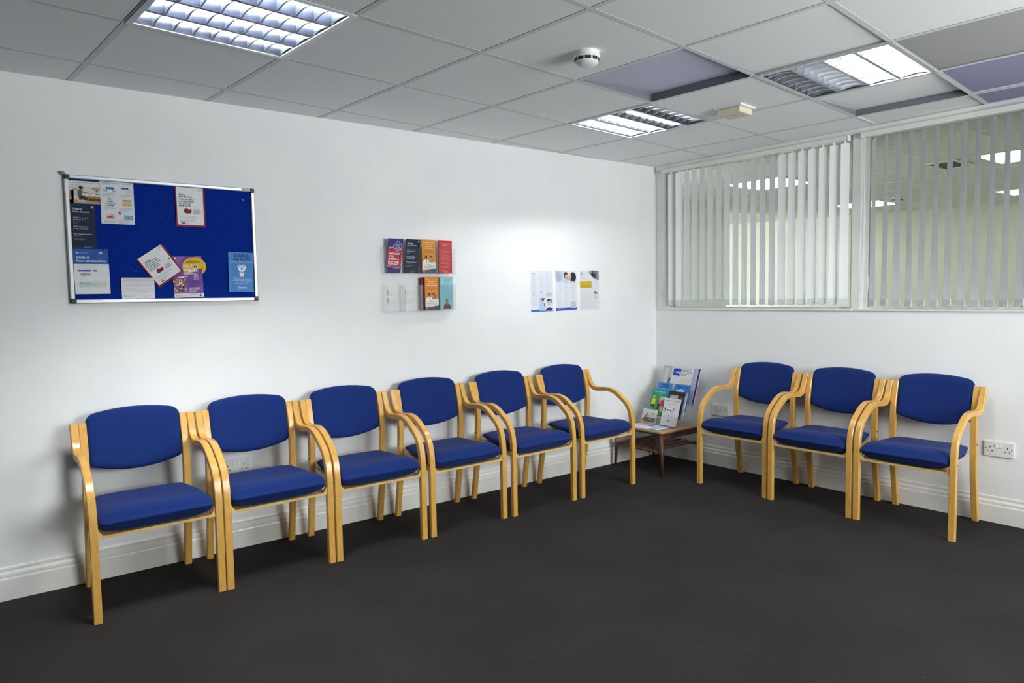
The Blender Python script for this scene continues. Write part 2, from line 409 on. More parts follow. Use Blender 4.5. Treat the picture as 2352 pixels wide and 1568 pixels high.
M_PANEL = emit('lit_panel', (1.0, .99, .97), 6.0)
def panel_light(x, y, label, rz=0):
    t = thing('ceiling_light', label, 'ceiling light', (x, y, H), rz, 'lights in the room beyond the windows')
    f = MB()
    for s in (-1, 1): f.box(s*.29-.012, s*.29+.012, -.302, .302, -.006, -.0004); f.box(-.278, .278, s*.29-.012, s*.29+.012, -.006, -.0004)
    f.build('rim', M_ALU, t, fix=False)
    d = MB(); d.box(-.28, .28, -.28, .28, -.004, -.001); d.build('diffuser', M_PANEL, t)
panel_light(1.60, -.03, 'lit ceiling panel seen through the first window, behind the middle of its blind', .0)
panel_light(4.10, .27, 'lit ceiling panel seen through the blinds on both sides of the window post')
panel_light(2.02, -1.98, 'large lit ceiling panel seen through the upper right of the second window')
panel_light(4.50, -1.32, 'small distant lit ceiling panel low at the right of the second window')
smoke_detector(3.72, -.26, H, 'smoke detector in the next room, seen between slats of the second window')
t = thing('ceiling_vent', 'dark square vent with pale edge in the ceiling beyond second window', 'vent', (1.97, -1.44, H), 0)
m = MB()
for s in (-1, 1): m.box(s*.20-.012, s*.20+.012, -.12, .12, -.012, -.0004); m.box(-.188, .188, s*.11-.012, s*.11+.012, -.012, -.0004)
m.build('rim', M_CREAM, t, fix=False)
m = MB(); m.box(-.19, .19, -.10, .10, -.004, -.001); m.build('grille', flat('#3b3d3f', .8), t)

# ------------------------------------------------------------------ vertical blinds
def blind(name, label, a, b, first, pitch, ang, twist, zlow, seed, cord_u):
    rnd = random.Random(seed)
    t = thing(name, label, 'blind', (0, 0, 0), RZ_R)
    m = MB(); m.box(a, b, -.046, -.006, 2.287, 2.318); m.build('headrail', M_TRIM, t, bevel=.003)
    for e in (a-.004, b-.002):
        m = MB(); m.box(e, e+.006, -.048, -.004, 2.284, 2.319); m.build('end_cap', M_PLASTIC, t)
    w = .051; us = []; u = first; k = 0
    while u < b - .015:
        us.append(u); u += pitch
    bots = []
    for vi, u in enumerate(us):
        a0 = ang(vi) + rnd.uniform(-.07, .07); a1 = a0 - twist + rnd.uniform(-.05, .05); n = 10
        z1, z0 = 2.268, zlow + rnd.uniform(-.004, .004)
        vs = []; fs = []
        def ring(z, aa, ww):
            c, s = math.cos(aa)*ww/2, math.sin(aa)*ww/2; nx, ny = -math.sin(aa)*.0006, math.cos(aa)*.0006
            # a faint cup across the vane
            return [(u-c+nx, -.028+s+ny, z), (u+nx*3, -.028+ny*3, z), (u+c+nx, -.028-s+ny, z), (u+c-nx, -.028-s-ny, z), (u+nx, -.028+ny, z), (u-c-nx, -.028+s-ny, z)]
        zs = [z1+.019, z1+.006, z1+.003, z1] + [z1+(z0-z1)*q/n for q in range(1, n+1)]
        for q, z in enumerate(zs):
            f = min(1, max(0, (z1-z)/(z1-z0))); ww = w if q > 2 else (.010 if q < 2 else w*.93)
            vs += ring(z, a0+(a1-a0)*f*f, ww)
        R = len(zs)
        for q in range(R-1):
            for c in range(6): fs.append((q*6+c, q*6+(c+1) % 6, (q+1)*6+(c+1) % 6, (q+1)*6+c))
        fs += [(0, 1, 2, 3, 4, 5), tuple((R-1)*6+c for c in range(6))[::-1]]
        m = MB(); m.add(vs, fs); v = m.build('vane', M_VANE, t)
        m = MB(); c, s = math.cos(a1), math.sin(a1); mt = Matrix.Translation((u, -.028, 0)) @ Matrix.Rotation(-a1, 4, 'Z')
        m.box(-w/2-.0005, w/2+.0005, -.0022, .0022, z0-.001, z0+.04, mat=mt); m.build('weight', M_WEIGHT, v)
        bots.append((Vector((u+c*w/2, -.028-s*w/2, z0+.022)), Vector((u-c*w/2, -.028+s*w/2, z0+.022))))
    for side in (0, 1):
        m = MB()
        for p, q in zip(bots[:-1], bots[1:]):
            p, q = p[side], q[side]; pts = [p.lerp(q, f/8) + Vector((0, 0, -.026*4*(f/8)*(1-f/8))) for f in range(9)]
            m.tube(pts, .0011, 5)
        m.build('bottom_chain', M_PLASTIC, t)
    m = MB()
    cu = cord_u
    m.tube([(cu, -.044, 2.29), (cu+.002, -.045, 1.9), (cu+.004, -.046, 1.60), (cu+.010, -.047, 1.50), (cu+.034, -.05, 1.42), (cu+.040, -.05, 1.36), (cu+.028, -.05, 1.30), (cu+.004, -.05, 1.265), (cu-.022, -.05, 1.27), (cu-.040, -.05, 1.30), (cu-.044, -.048, 1.36), (cu-.02, -.047, 1.6), (cu-.006, -.045, 2.0), (cu-.005, -.044, 2.29)] if name == 'vertical_blind' and cu > 1 else
           [(cu, -.044, 2.29), (cu, -.045, 1.9), (cu+.001, -.046, 1.40), (cu+.004, -.047, 1.29), (cu+.009, -.047, 1.40), (cu+.008, -.045, 2.29)], .0014, 6)
    m.build('pull_cord', M_PLASTIC, t)
    return t
blind('vertical_blind', 'white vertical slat blind in the window nearest the room corner', .094, 1.576, .178, .0725, lambda k: -.5 if k < 2 else (.15 if k < 13 else -.12-.05*(k-13)), .06, 1.238, 3, .108)
blind('vertical_blind', 'white vertical slat blind in the second window, its slats turned open', 1.664, 3.15, 1.737, .0708, lambda k: .72, .36, 1.228, 5, 1.685)

# ------------------------------------------------------------------ chairs
def catmull(pts, n=5):
    P = [Vector(p) for p in pts]; out = []
    for k in range(len(P)-1):
        p0, p1, p2, p3 = P[max(k-1, 0)], P[k], P[k+1], P[min(k+2, len(P)-1)]
        for q in range(n):
            t = q/n; out.append(.5*((2*p1) + (p2-p0)*t + (2*p0-5*p1+4*p2-p3)*t*t + (3*p1-p0-3*p2+p3)*t**3))
    return out + [P[-1]]
def bent_strip(path, u0, u1, th):
    """laminated strip: path in (distance from wall, height), width u0..u1"""
    P = catmull(path, 5); m = MB(); n = len(P); ch = .0028; vs = []
    for k, p in enumerate(P):
        t = (P[min(k+1, n-1)] - P[max(k-1, 0)]).normalized(); nrm = Vector((-t.y, t.x))
        if k == n-1: nrm = Vector((1, 0)) if nrm.x > 0 else Vector((-1, 0))
        h = th/2
        for (a, b) in ((u0, -h+ch), (u0+ch, -h), (u1-ch, -h), (u1, -h+ch), (u1, h-ch), (u1-ch, h), (u0+ch, h), (u0, h-ch)):
            q = p + nrm*b; vs.append((a, -q.x, q.y))
    fs = [(k*8+c, k*8+(c+1) % 8, (k+1)*8+(c+1) % 8, (k+1)*8+c) for k in range(n-1) for c in range(8)]
    m.add(vs, fs); m.add(vs[:8], [tuple(range(8))]); m.add(vs[-8:], [tuple(range(8))[::-1]])
    return m
ARM = [(.086, .773), (.106, .727), (.125, .686), (.147, .658), (.178, .645), (.213, .643), (.26, .647), (.307, .650), (.355, .642), (.40, .622), (.441, .594), (.478, .566), (.507, .527), (.521, .486), (.529, .434), (.531, .36), (.531, .2), (.531, 0)]
POST = [(.084, .773), (.099, .727), (.120, .64), (.1265, .579), (.1265, .524), (.123, .46), (.118, .35), (.109, .246), (.091, .146), (.065, 0)]
def sgnpow(x, p): return math.copysign(abs(x)**p, x)
def seat_cushion():
    m = MB(); N, Mr = 34, 40; vs = []
    top = [(.125, .436), (.16, .449), (.22, .449), (.30, .446), (.38, .452), (.44, .463), (.49, .466), (.53, .455), (.552, .43)]
    bot = [(.125, .420), (.16, .408), (.22, .402), (.30, .396), (.38, .384), (.44, .373), (.49, .366), (.53, .367), (.552, .398)]
    def ip(tab, d):
        for (a, za), (b, zb) in zip(tab[:-1], tab[1:]):
            if d <= b: t = (d-a)/(b-a); t = t*t*(3-2*t)*.5 + t*.5; return za+(zb-za)*t
        return tab[-1][1]
    for k in range(N+1):
        f = k/N; f = .5-.5*math.cos(PI*f)            # denser at both ends
        d = .122 + (.557-.122)*f
        e0 = min(1, (d-.122)/.03); e1 = min(1, (.557-d)/.038)
        nose = math.sqrt(max(0, 1-(1-e0)**2))*math.sqrt(max(0, 1-(1-e1)**2))
        zt, zb = ip(top, d), ip(bot, d); zc = (zt+zb)/2; hh = (zt-zb)/2*max(nose, .02)
        hw = (.194 + .0345*min(1, max(0, (d-.14)/.16))) - .030*(1-nose)
        for q in range(Mr):
            a = 2*PI*q/Mr; cx, cz = math.cos(a), math.sin(a)
            ex = .42 if cz > 0 else .52
            x = hw*sgnpow(cx, ex); z = zc + hh*sgnpow(cz, .62 if cz > 0 else .66)
            z -= .006*(1-(x/hw)**2)*(1 if cz > 0 else 0)*nose*math.sin(PI*min(1, max(0, (d-.15)/.3)))
            vs.append((x, -d, z))
    fs = [(k*Mr+q, k*Mr+(q+1) % Mr, (k+1)*Mr+(q+1) % Mr, (k+1)*Mr+q) for k in range(N) for q in range(Mr)]
    fs += [tuple(range(Mr))[::-1], tuple(N*Mr+q for q in range(Mr))]
    m.add(vs, fs, 0, True); return m
def back_cushion():
    m = MB(); NS, NT = 36, 22
    def outline(s):
        a = abs(s)
        hi = .830 - .024*s*s; lo = .538 + .040*s*s
        if a > .80: e = (a-.80)/.20; hi -= .040*(1-math.sqrt(max(0, 1-e*e))); 
        if a > .93: e = (a-.93)/.07; lo += .014*(1-math.sqrt(max(0, 1-e*e)))
        return lo, hi
    F, B = [], []
    for k in range(NS+1):
        s = -math.cos(PI*k/NS); s = .5*s + .5*(2*k/NS-1)
        lo, hi = outline(s)
        for q in range(NT+1):
            t = .5-.5*math.cos(PI*q/NT); z = lo + (hi-lo)*t
            wx = .2005 + .006*max(0, min(1, (z-.70)/.1))
            mid = .128 - (z-.56)*.205 - .022*(1-s*s)       # leaning, dished
            r = math.sqrt(max(0, 1-abs(s)**9))*math.sqrt(max(0, 1-abs(2*t-1)**9))
            F.append((s*wx, -(mid + .024*r), z)); B.append((s*wx, -(mid - .020*r), z))
    o = len(F); W = NT+1
    fs = [(k*W+q, (k+1)*W+q, (k+1)*W+q+1, k*W+q+1) for k in range(NS) for q in range(NT)]
    fs += [(o+k*W+q, o+k*W+q+1, o+(k+1)*W+q+1, o+(k+1)*W+q) for k in range(NS) for q in range(NT)]
    m.add(F+B, fs, 0, True); return m
def make_chair():
    t = thing('armchair', 'x', 'chair')
    for s in (-1, 1):
        a, b = sorted((s*.2325, s*.265)); o = bent_strip(ARM, a, b, .029).build('arm_and_front_leg', M_BEECH, t)
        bo = MB(); bo.cyl((s*.2648, -.531, .405), (s*.2658, -.531, .405), .006); bo.build('bolt', M_DARK, o)
        a, b = sorted((s*.1995, s*.2318)); o = bent_strip(POST, a, b, .029).build('rear_leg', M_BEECH, t)
        bo = MB(); bo.cyl((s*.2316, -.123, .45), (s*.2326, -.123, .45), .006); bo.build('bolt', M_DARK, o)
    seat_cushion().build('seat', M_BLUE, t)
    back_cushion().build('backrest', M_BLUE, t)
    m = MB()
    prof = [(-.14, .406), (-.25, .392), (-.40, .376), (-.42, .373)]
    m.prism(prof + [(y, z-.012) for y, z in prof][::-1], -.1985, .1985, 'x')
    prof = [(-.42, .373), (-.50, .363), (-.538, .364)]
    m.prism(prof + [(y, z-.012) for y, z in prof][::-1], -.2318, .2318, 'x')
    for s in (-1, 1):           # corner blocks running up beside the rounded cushion corners
        m.prism([(s*.2318, .358), (s*.200, .358), (s*.215, .366), (s*.225, .378), (s*.2318, .394)], -.537, -.519, 'y')
    m.build('seat_board', M_BEECH_PALE, t)
    return t
proto = make_chair()
ROW = 'blue armchairs in the row along the long wall'; ROW2 = 'blue armchairs in the short row under the windows'
CHAIRS = [
 (-3.888, -.005, 0.6, 'blue armchair at the left end of the long row, below the notice board', ROW),
 (-3.350, -.003, 0.2, 'second blue armchair from the left end, hiding a wall socket below the notice board', ROW),
 (-2.810, -.008, -.2, 'third blue armchair from the left end of the long row', ROW),
 (-2.258, -.009, 0.2, 'blue armchair right below the clear leaflet rack, fourth in the long row', ROW),
 (-1.698, -.012, 1.2, 'fifth blue armchair of the long row, left of the one beside the low table', ROW),
 (-1.128, .000, 1.6, 'blue armchair at the corner end of the long row, just left of low wooden table', ROW),
]
for k, (x, dy, a, lab, g) in enumerate(CHAIRS):
    o = proto if k == 0 else copy_tree(proto)
    o.location = (x, dy, 0); o.rotation_euler.z = math.radians(a); tag(o, lab, 'chair', g)
for u, n, a, lab in [(1.040, -.016, .8, 'blue armchair to the right of the low wooden table, first under the windows'),
                     (1.586, -.012, .4, 'middle one of the three blue armchairs under the windows'),
                     (2.128, -.013, .3, 'blue armchair beside the bare wall socket, at the right end under the windows')]:
    o = copy_tree(proto); p = RWP(u, n, 0); o.location = (p.x, p.y, 0); o.rotation_euler.z = RZ_R + math.radians(a); tag(o, lab, 'chair', ROW2)

# ------------------------------------------------------------------ sockets
def socket(loc, rz, label):
    t = thing('wall_socket', label, 'socket', loc, rz, 'white double wall sockets')
    m = MB(); m.box(-.073, .073, -.010, 0, -.043, .043); m.build('plate', M_PLASTIC, t, bevel=.003)
    for k in (-.010, .010):
        m = MB(); m.box(k-.007, k+.007, -.0135, -.0098, .008, .030); m.build('switch', flat('#f2f2f0', .3), t, bevel=.001)
    m = MB()
    for c in (-.042, .042):
        m.box(c-.002, c+.002, -.0104, -.0095, .006, .015); m.box(c-.014, c-.007, -.0104, -.0095, -.014, -.0095); m.box(c+.007, c+.014, -.0104, -.0095, -.014, -.0095)
    m.build('pin_holes', M_DARK, t, fix=False)
    m = MB()
    for c in (-.062, .062): m.cyl((c, -.0106, .002), (c, -.0095, .002), .003, n=10)
    m.build('screws', flat('#8d9094', .3, 1.0), t)
socket((-3.400, 0, .441), 0, 'white double socket on the wall behind the second armchair from the left')
socket((-.942, 0, .462), 0, 'white double socket behind the armchair left of the low table')
socket(RWP(.621, 0, .433), RZ_R, 'white double socket behind the armchair right of the low table')
socket(RWP(2.437, 0, .421), RZ_R, 'bare white double socket at the far right, clear of the armchairs')

# ------------------------------------------------------------------ corner table
t = thing('side_table', 'low square dark wooden table with slatted shelf in the room corner', 'table', (-.345, -.305, 0), 0)
TZ = .325
m = MB(); m.box(-.235, .235, -.240, .240, TZ-.012, TZ); m.build('tabletop', M_TEAK, t, bevel=.002)
m = MB()
for s in (-1, 1): m.box(-.205, .205, s*.205-.009, s*.205+.009, TZ-.062, TZ-.0125)
for s in (-1, 1): m.box(s*.205-.009, s*.205+.009, -.205, .205, TZ-.030, TZ-.0125)
m.build('apron', M_TEAKDK, t, fix=False)
for sx in (-1, 1):
    for sy in (-1, 1):
        m = MB(); m.cyl((sx*.214, sy*.220, TZ-.0125), (sx*.222, sy*.232, 0), .0165, .0105, 18)
        m.build('leg', M_TEAKDK, t)
m = MB()
for s in (-1, 1): m.cyl((s*.217, -.223, .175), (s*.217, .223, .175), .010, n=12)
m.build('stretcher', M_TEAKDK, t)
for k in range(6):
    m = MB(); y = -.175 + k*.07; m.box(-.222, .222, y-.021, y+.021, .185, .195); m.build('slat', M_TEAKDK, t, bevel=.002)

# ------------------------------------------------------------------ printed sheets
class Sheet:
    """a printed sheet; drawing in mm from its top left corner"""
    def __init__(s, w, h, base='#f1f2f4', th=.5):
        s.w, s.h, s.th = w, h, th; s.m = MB(); s.mats = []; s.L = 0
        i = s.mi(base)
        X, Z = w/1000, h/1000
        s.m.box(0, X, 0, th/1000, 0, Z, i)
    def mi(s, c):
        m = flat(c, .6, 0, .2)
        if m not in s.mats: s.mats.append(m)
        return s.mats.index(m)
    def P(s, x, y, l): return (x/1000, -l*.00012, (s.h-y)/1000)
    def poly(s, pts, c, l=1):
        a = sum(p[0]*q[1]-q[0]*p[1] for p, q in zip(pts, pts[1:]+pts[:1]))
        if a > 0: pts = pts[::-1]
        s.m.add([s.P(x, y, l) for x, y in pts], [tuple(range(len(pts)))], s.mi(c))
    def rect(s, x, y, w, h, c, l=1): s.poly([(x, y), (x+w, y), (x+w, y+h), (x, y+h)], c, l)
    def ell(s, cx, cy, rx, ry, c, l=2, rot=0, n=20):
        r = math.radians(rot); pts = []
        for k in range(n):
            a = 2*PI*k/n; x, y = rx*math.cos(a), ry*math.sin(a); pts.append((cx+x*math.cos(r)-y*math.sin(r), cy+x*math.sin(r)+y*math.cos(r)))
        s.poly(pts, c, l)
    def rrect(s, x, y, w, h, r, c, l=1, rot=0):
        pts = []
        for (cx, cy, a0) in ((x+w-r, y+r, -90), (x+w-r, y+h-r, 0), (x+r, y+h-r, 90), (x+r, y+r, 180)):
            for k in range(6): a = math.radians(a0+k*18); pts.append((cx+r*math.cos(a), cy+r*math.sin(a)))
        if rot:
            q = math.radians(rot); mx, my = x+w/2, y+h/2
            pts = [(mx+(a-mx)*math.cos(q)-(b-my)*math.sin(q), my+(a-mx)*math.sin(q)+(b-my)*math.cos(q)) for a, b in pts]
        s.poly(pts, c, l)
    def line(s, p, q, w, c, l=2):
        dx, dy = q[0]-p[0], q[1]-p[1]; L = math.hypot(dx, dy); nx, ny = -dy/L*w/2, dx/L*w/2
        s.poly([(p[0]+nx, p[1]+ny), (q[0]+nx, q[1]+ny), (q[0]-nx, q[1]-ny), (p[0]-nx, p[1]-ny)], c, l)
    def text(s, x, y, size, body, c='#17181c', w=None, al='L', bold=0, l=4, rot=0):
        """y = baseline; size = cap height in mm; w = fit to this width"""
        cu = bpy.data.curves.new('t', 'FONT'); cu.body = body; cu.size = size*1.38; cu.resolution_u = 2; cu.offset = bold*size*.035
        o = bpy.data.objects.new('t', cu); me = bpy.data.meshes.new_from_object(o)
        xs = [v.co.x for v in me.vertices]
        if not xs: return
        lo, hi = min(xs), max(xs); k = (w/(hi-lo)) if w else 1.0
        tw = (hi-lo)*k; off = {'L': 0, 'C': -tw/2, 'R': -tw}[al]; r = math.radians(rot); i = s.mi(c)
        vs = []
        for v in me.vertices:
            a, b = (v.co.x-lo)*k+off, -v.co.y
            vs.append(s.P(x+a*math.cos(r)-b*math.sin(r), y+a*math.sin(r)+b*math.cos(r), l))
        fs = []
        for p in me.polygons: fs.append(tuple(p.vertices))
        s.m.add(vs, fs, i)
        bpy.data.objects.remove(o); bpy.data.curves.remove(cu); bpy.data.meshes.remove(me)
    def greek(s, x, y, w, n, dy, c='#8d9097', h=None, al='L', seed=1, l=2):
        """rows of small print too fine to read"""
        r = random.Random(seed); h = h or dy*.36
        for k in range(n):
            ww = w*(r.uniform(.78, 1) if k < n-1 else r.uniform(.4, .8)); x0 = x if al == 'L' else x+(w-ww)/2; xx = x0
            while xx < x0+ww-.5:
                d = min(r.uniform(3, 9)*max(.5, dy/4), x0+ww-xx); s.rect(xx, y+k*dy, d, h, c, l); xx += d + dy*.28
    def build(s, name, label, cat, loc, rz=0, rot=0, lean=0, group=None):
        """loc = world place of the sheet's lower left corner; rot = turn in the sheet's own plane (deg, anticlockwise)"""
        o = s.m.build(name, s.mats, fix=False)
        o.matrix_world = Matrix.Translation(loc) @ Matrix.Rotation(rz, 4, 'Z') @ Matrix.Rotation(math.radians(-lean), 4, 'X') @ Matrix.Rotation(math.radians(-rot), 4, 'Y')
        return tag(o, label, cat, group)

# ---------- notice board
BX, BZ, BW, BH = -4.111, 1.3285, .863, .596
t = thing('notice_board', 'blue felt notice board with silver frame on the long wall', 'notice board', (BX, 0, BZ))
FW = .0185
m = MB(); m.box(.010, BW-.010, -.012, -.001, .010, BH-.010); m.build('felt_panel', M_FELT, t)
for nm, a in (('top', (FW+.002, BW-FW-.002, BH-FW, BH)), ('bottom', (FW+.002, BW-FW-.002, 0, FW)), ('left', (0, FW, FW+.002, BH-FW-.002)), ('right', (BW-FW, BW, FW+.002, BH-FW-.002))):
    m = MB(); m.box(a[0], a[1], -.021, 0, a[2], a[3]); o = m.build('frame_rail', M_ALU, t, bevel=.004)
    if nm == 'top':
        s = Sheet(44, 12, '#cfd1d4', .02); s.text(2, 10, 7.5, 'VP', '#1a1d26', al='L', bold=.5); s.text(16, 9, 2.2, 'visual planning', '#7d8188', w=24)
        q = s.m.build('maker_mark', s.mats, o, fix=False); q.location = (BW-.066, -.0214, BH-.0155)
for cx in (0, 1):
    for cz in (0, 1):
        m = MB(); x0, z0 = cx*(BW-FW-.004), cz*(BH-FW-.004); m.box(x0, x0+FW+.004, -.0225, 0, z0, z0+FW+.004); m.build('corner_cap', M_CAP, t, bevel=.005)
m = MB(); m.lathe([(0, -.008), (.006, -.007), (.011, -.002), (.011, .004), (.006, .008), (0, .009)], n=14); o = m.build('putty_blob', flat('#a09a7c', .8), fix=True)
o.location = (BX-.004, -.010, BZ+BH+.006); tag(o, 'small dull yellow blob at the upper left corner of the notice board', 'putty')

def on_board(x, z, y=.0135): return (BX+x, -y, BZ+z)
# 1 working-from-home flyer
s = Sheet(146, 104, '#e3e1dc', .4)
s.text(6, 10, 6.2, 'Working from home causing', '#8c8f8e', w=130); s.text(6, 21, 6.2, 'you pain?', '#8c8f8e', w=50)
s.rect(0, 24, 146, 80, '#d9d4cb'); s.rect(0, 88, 146, 16, '#b59c82', 2); s.rect(0, 42, 16, 62, '#a98c75', 2)
s.rect(12, 34, 22, 12, '#9fa9ab', 2); s.rrect(14, 46, 24, 24, 4, '#c3c9c8', 2); s.rect(8, 44, 10, 44, '#8e6f5a', 2)
s.poly([(34, 42), (46, 36), (54, 44), (52, 66), (56, 74), (36, 76), (32, 60)], '#59685f', 3); s.ell(50, 31, 8, 8, '#8a4e3e', 4); s.ell(44, 30, 5, 7, '#7a4336', 4)
s.poly([(52, 46), (70, 52), (80, 54), (79, 57), (66, 56), (50, 52)], '#8f6a5a', 4)
s.poly([(36, 74), (58, 68), (72, 72), (72, 88), (40, 88)], '#3c3a44', 3); s.poly([(28, 92), (52, 86), (70, 90), (60, 97), (34, 97)], '#d8b4ab', 4)
s.rect(72, 68, 60, 26, '#9c7d54', 3); s.rect(76, 78, 50, 12, '#5c4030', 4); s.rect(72, 56, 56, 12, '#ece9e4', 3); s.rect(106, 58, 22, 5, '#6d705d', 4)
s.rect(76, 55, 16, 6, '#cfb7b4', 4); s.rect(92, 52, 16, 3, '#3d3936', 4)
s.rect(108, 44, 8, 16, '#b6bab3', 4)
for a in range(-3, 4): s.line((112, 45), (112+a*6, 26+abs(a)*2), 1.6, '#7b8277', 5); s.ell(112+a*6, 27+abs(a)*2, 3, 2, '#868d80', 5)
s.rect(126, 60, 20, 40, '#54313a', 3); s.ell(126, 96, 10, 3, '#2b2025', 4)
s.build('flyer', 'flyer with photo of a kneeling woman, at the upper left of the notice board', 'flyer', on_board(.0190, .4655), rot=.5)
# 2 infographic sheet
s = Sheet(142, 199, '#dfe2e6', .4)
s.text(8, 8, 3.6, 'Consulting a doctor is easy - using our service', '#5b5e68', w=124, bold=.6); s.text(8, 14, 3.6, 'couldn\'t be simpler', '#4a4d58', w=34, bold=.6)
s.rect(24, 28, 34, 22, '#8fb4c9', 2); s.rect(24, 26, 34, 8, '#2f6191', 3); s.rect(30, 36, 22, 12, '#e6edf2', 4); s.ell(18, 42, 6, 6, '#b9c777', 3); s.ell(62, 44, 5, 5, '#a5c0a0', 3)
for k in range(5): s.rect(26+k*6.5, 34, 3, 3, '#5c8fb8', 4)
s.rrect(90, 24, 30, 7.5, 1.5, '#27418e', 2); s.text(93, 29.6, 3, 'Appointment', '#c3cdec', w=24)
s.rect(92, 36, 20, 20, '#dcdfe6', 2); s.rect(96, 38, 1.2, 16, '#aab0bd', 3); s.ell(122, 46, 11.5, 11.5, '#3a4d86', 3); s.ell(122, 46, 10, 10, '#e4e7ee', 4); s.line((122, 46), (118, 42), 1.2, '#3a4d86', 5); s.line((122, 46), (127, 42), 1.2, '#3a4d86', 5)
s.rect(26, 92, 28, 20, '#c9cbd4', 2); s.rect(28, 90, 24, 4, '#6c7080', 3); s.rect(24, 110, 32, 3.5, '#50566b', 3); s.text(40, 105, 5, 'MEDI', '#5a607a', w=18, al='C')
for a in (-8, -3, 3, 8): s.line((40, 90), (40+a, 80), 1.3, '#6c7590', 3); s.ell(40+a, 80, 2.2, 2.2, '#8d95a8', 4)
s.ell(22, 104, 3, 3, '#9aa0b0', 3); s.ell(60, 102, 3, 5, '#9aa0b0', 3)
s.rect(92, 82, 38, 30, '#c3a75b', 2)
for k in range(3): s.rect(94, 90+k*9, 34, 2, '#f0ead8', 4)
for k in range(6): s.rrect(95+k*5.5, 83.5, 4.4, 5.5, 1, '#a88a44', 4); s.rrect(95+k*5.5, 93, 4.4, 5, 1, '#cdb268', 4); s.rrect(95+k*5.5, 102, 4.4, 6, 1, '#9a7e3d', 4)
s.rrect(73, 142, 11, 11, 1.5, '#b8303f', 2); s.ell(78.5, 142, 4, 5, '#b8303f', 1); s.ell(78.5, 142, 2.4, 3.4, '#dfe2e6', 1.5); s.rect(76.5, 146, 4, 3, '#f0e6e8', 3)
s.rrect(20, 152, 36, 23, 2, '#7fa0b4', 2); s.rect(23.5, 155, 29, 17, '#e6d6d6', 3); s.poly([(26, 170), (26, 164), (33, 160), (40, 161), (48, 156), (50, 170)], '#c2473c', 4)
s.rrect(97, 156, 36, 22, 2, '#4f86ab', 2); s.rect(100, 159, 30, 16, '#7db4d3', 3); s.rect(112, 164, 5, 6, '#2f4d6d', 4); s.line((84, 144), (96, 150), .9, '#8aa0b0', 3); s.line((99, 156), (98, 150), 1.2, '#4f86ab', 3)
for (x, y, n, sd) in ((8, 56, 4, 2), (82, 60, 3, 3), (8, 118, 4, 4), (82, 122, 4, 5), (12, 181, 4, 6), (72, 181, 4, 7)): s.greek(x, y, 56, n, 4.2, '#9ba0aa', seed=sd)
s.build('infographic_sheet', 'white sheet of small coloured icons pinned beside the kneeling woman flyer', 'poster', on_board(.1428, .3775, .0150), rot=-.25)
def urgent(w=99):
    s = Sheet(99, 209, '#1a2740', .8)
    s.rect(6, 6, 55, .7, '#5b6a84', 2); s.rrect(83, 10, 9, 9, 1.5, '#dfe3ea', 2, rot=45); s.rrect(86, 13, 3, 3, .6, '#1a2740', 3, rot=45)
    s.text(9, 29, 8.4, 'Urgent', '#e9ecf2', w=38, bold=.4); s.text(9, 42, 8.4, 'Care Centre', '#e9ecf2', w=66, bold=.4)
    s.text(9, 68, 5.6, 'Walk-in private', '#cbd2df', w=61, bold=.6); s.text(9, 77, 5.6, 'medical care', '#cbd2df', w=51, bold=.6)
    s.greek(9, 83, 60, 1, 7, '#8a4d5c', 4); s.greek(9, 91, 40, 1, 7, '#7d4454', 3)
    s.text(9, 110, 5.8, '29 Tooley Street,', '#d6dce7', w=60, bold=.7); s.text(9, 120, 5.8, 'London SE1 2PR', '#d6dce7', w=58, bold=.7)
    s.text(9, 143, 4.4, '8am to 8pm Monday-Friday', '#e2e6ee', w=75, bold=.8); s.greek(9, 149, 74, 1, 4, '#6d7b93', 2); s.greek(9, 161, 60, 2, 5, '#77849b', 2)
    s.greek(48, 196, 44, 2, 5, '#8b97ab', 2); s.rect(6, 203, 86, .6, '#5b6a84', 2)
    return s
urgent().build('leaflet', 'narrow dark navy leaflet pinned at the left edge of the notice board', 'leaflet', on_board(.0180, .2565, .0145), rot=-.6)
# 4 covid sheet
s = Sheet(144, 211, '#e9ecee', .4)
s.rect(0, 0, 144, 70, '#2f5cab')
s.ell(17, 18, 5, 4, '#c6d6ef', 2); s.text(25, 20, 4.2, 'HM Government', '#d4e0f4', w=36); s.rect(107, 14, 12, 6, '#e8eefa', 2); s.text(113, 19, 4.2, 'NHS', '#2f5cab', w=10, al='C'); s.rect(98, 21.5, 21, 1.2, '#c6d6ef', 2)
s.text(12, 45, 9.6, 'COVID-19', '#f4f7fb', w=54, bold=1); s.text(12, 60, 9.6, 'Home test instructions', '#f4f7fb', w=122, bold=1)
s.greek(14, 78, 105, 3, 5.2, '#b3b8bf', 1.4, seed=4)
s.rect(14, 98, 56, 7.5, '#3b56a4', 2); s.text(16, 103.4, 3.2, 'Test barcode', '#cdd6ee', w=26); s.rect(78, 98, 15, 7.5, '#4a5f9f', 2); s.text(80, 103.4, 3.2, 'Test ID', '#e2e7f4', w=11)
x = 26.0; r = random.Random(2)
while x < 64: w_ = r.uniform(.6, 1.8); s.rect(x, 112, w_, 12, '#5a5761', 2); x += w_+r.uniform(.7, 1.7)
s.greek(30, 127, 28, 1, 3, '#9b9ea6', 1.4); s.greek(98, 103, 30, 3, 7, '#cfd3d7', .9)
s.rect(18, 152, 110, 27, '#d3e3da', 2); s.text(22, 161, 4.2, 'Before you start', '#4e5a58', w=42, bold=.7); s.greek(22, 167, 100, 2, 5.4, '#a3b4aa', 1.5)
s.greek(112, 196, 22, 1, 3, '#b9bec2', 1.2)
s.build('instruction_sheet', 'home test instruction sheet with blue heading, lower left of the notice board', 'poster', on_board(.0202, .0440, .0210), rot=.2, lean=1.6)
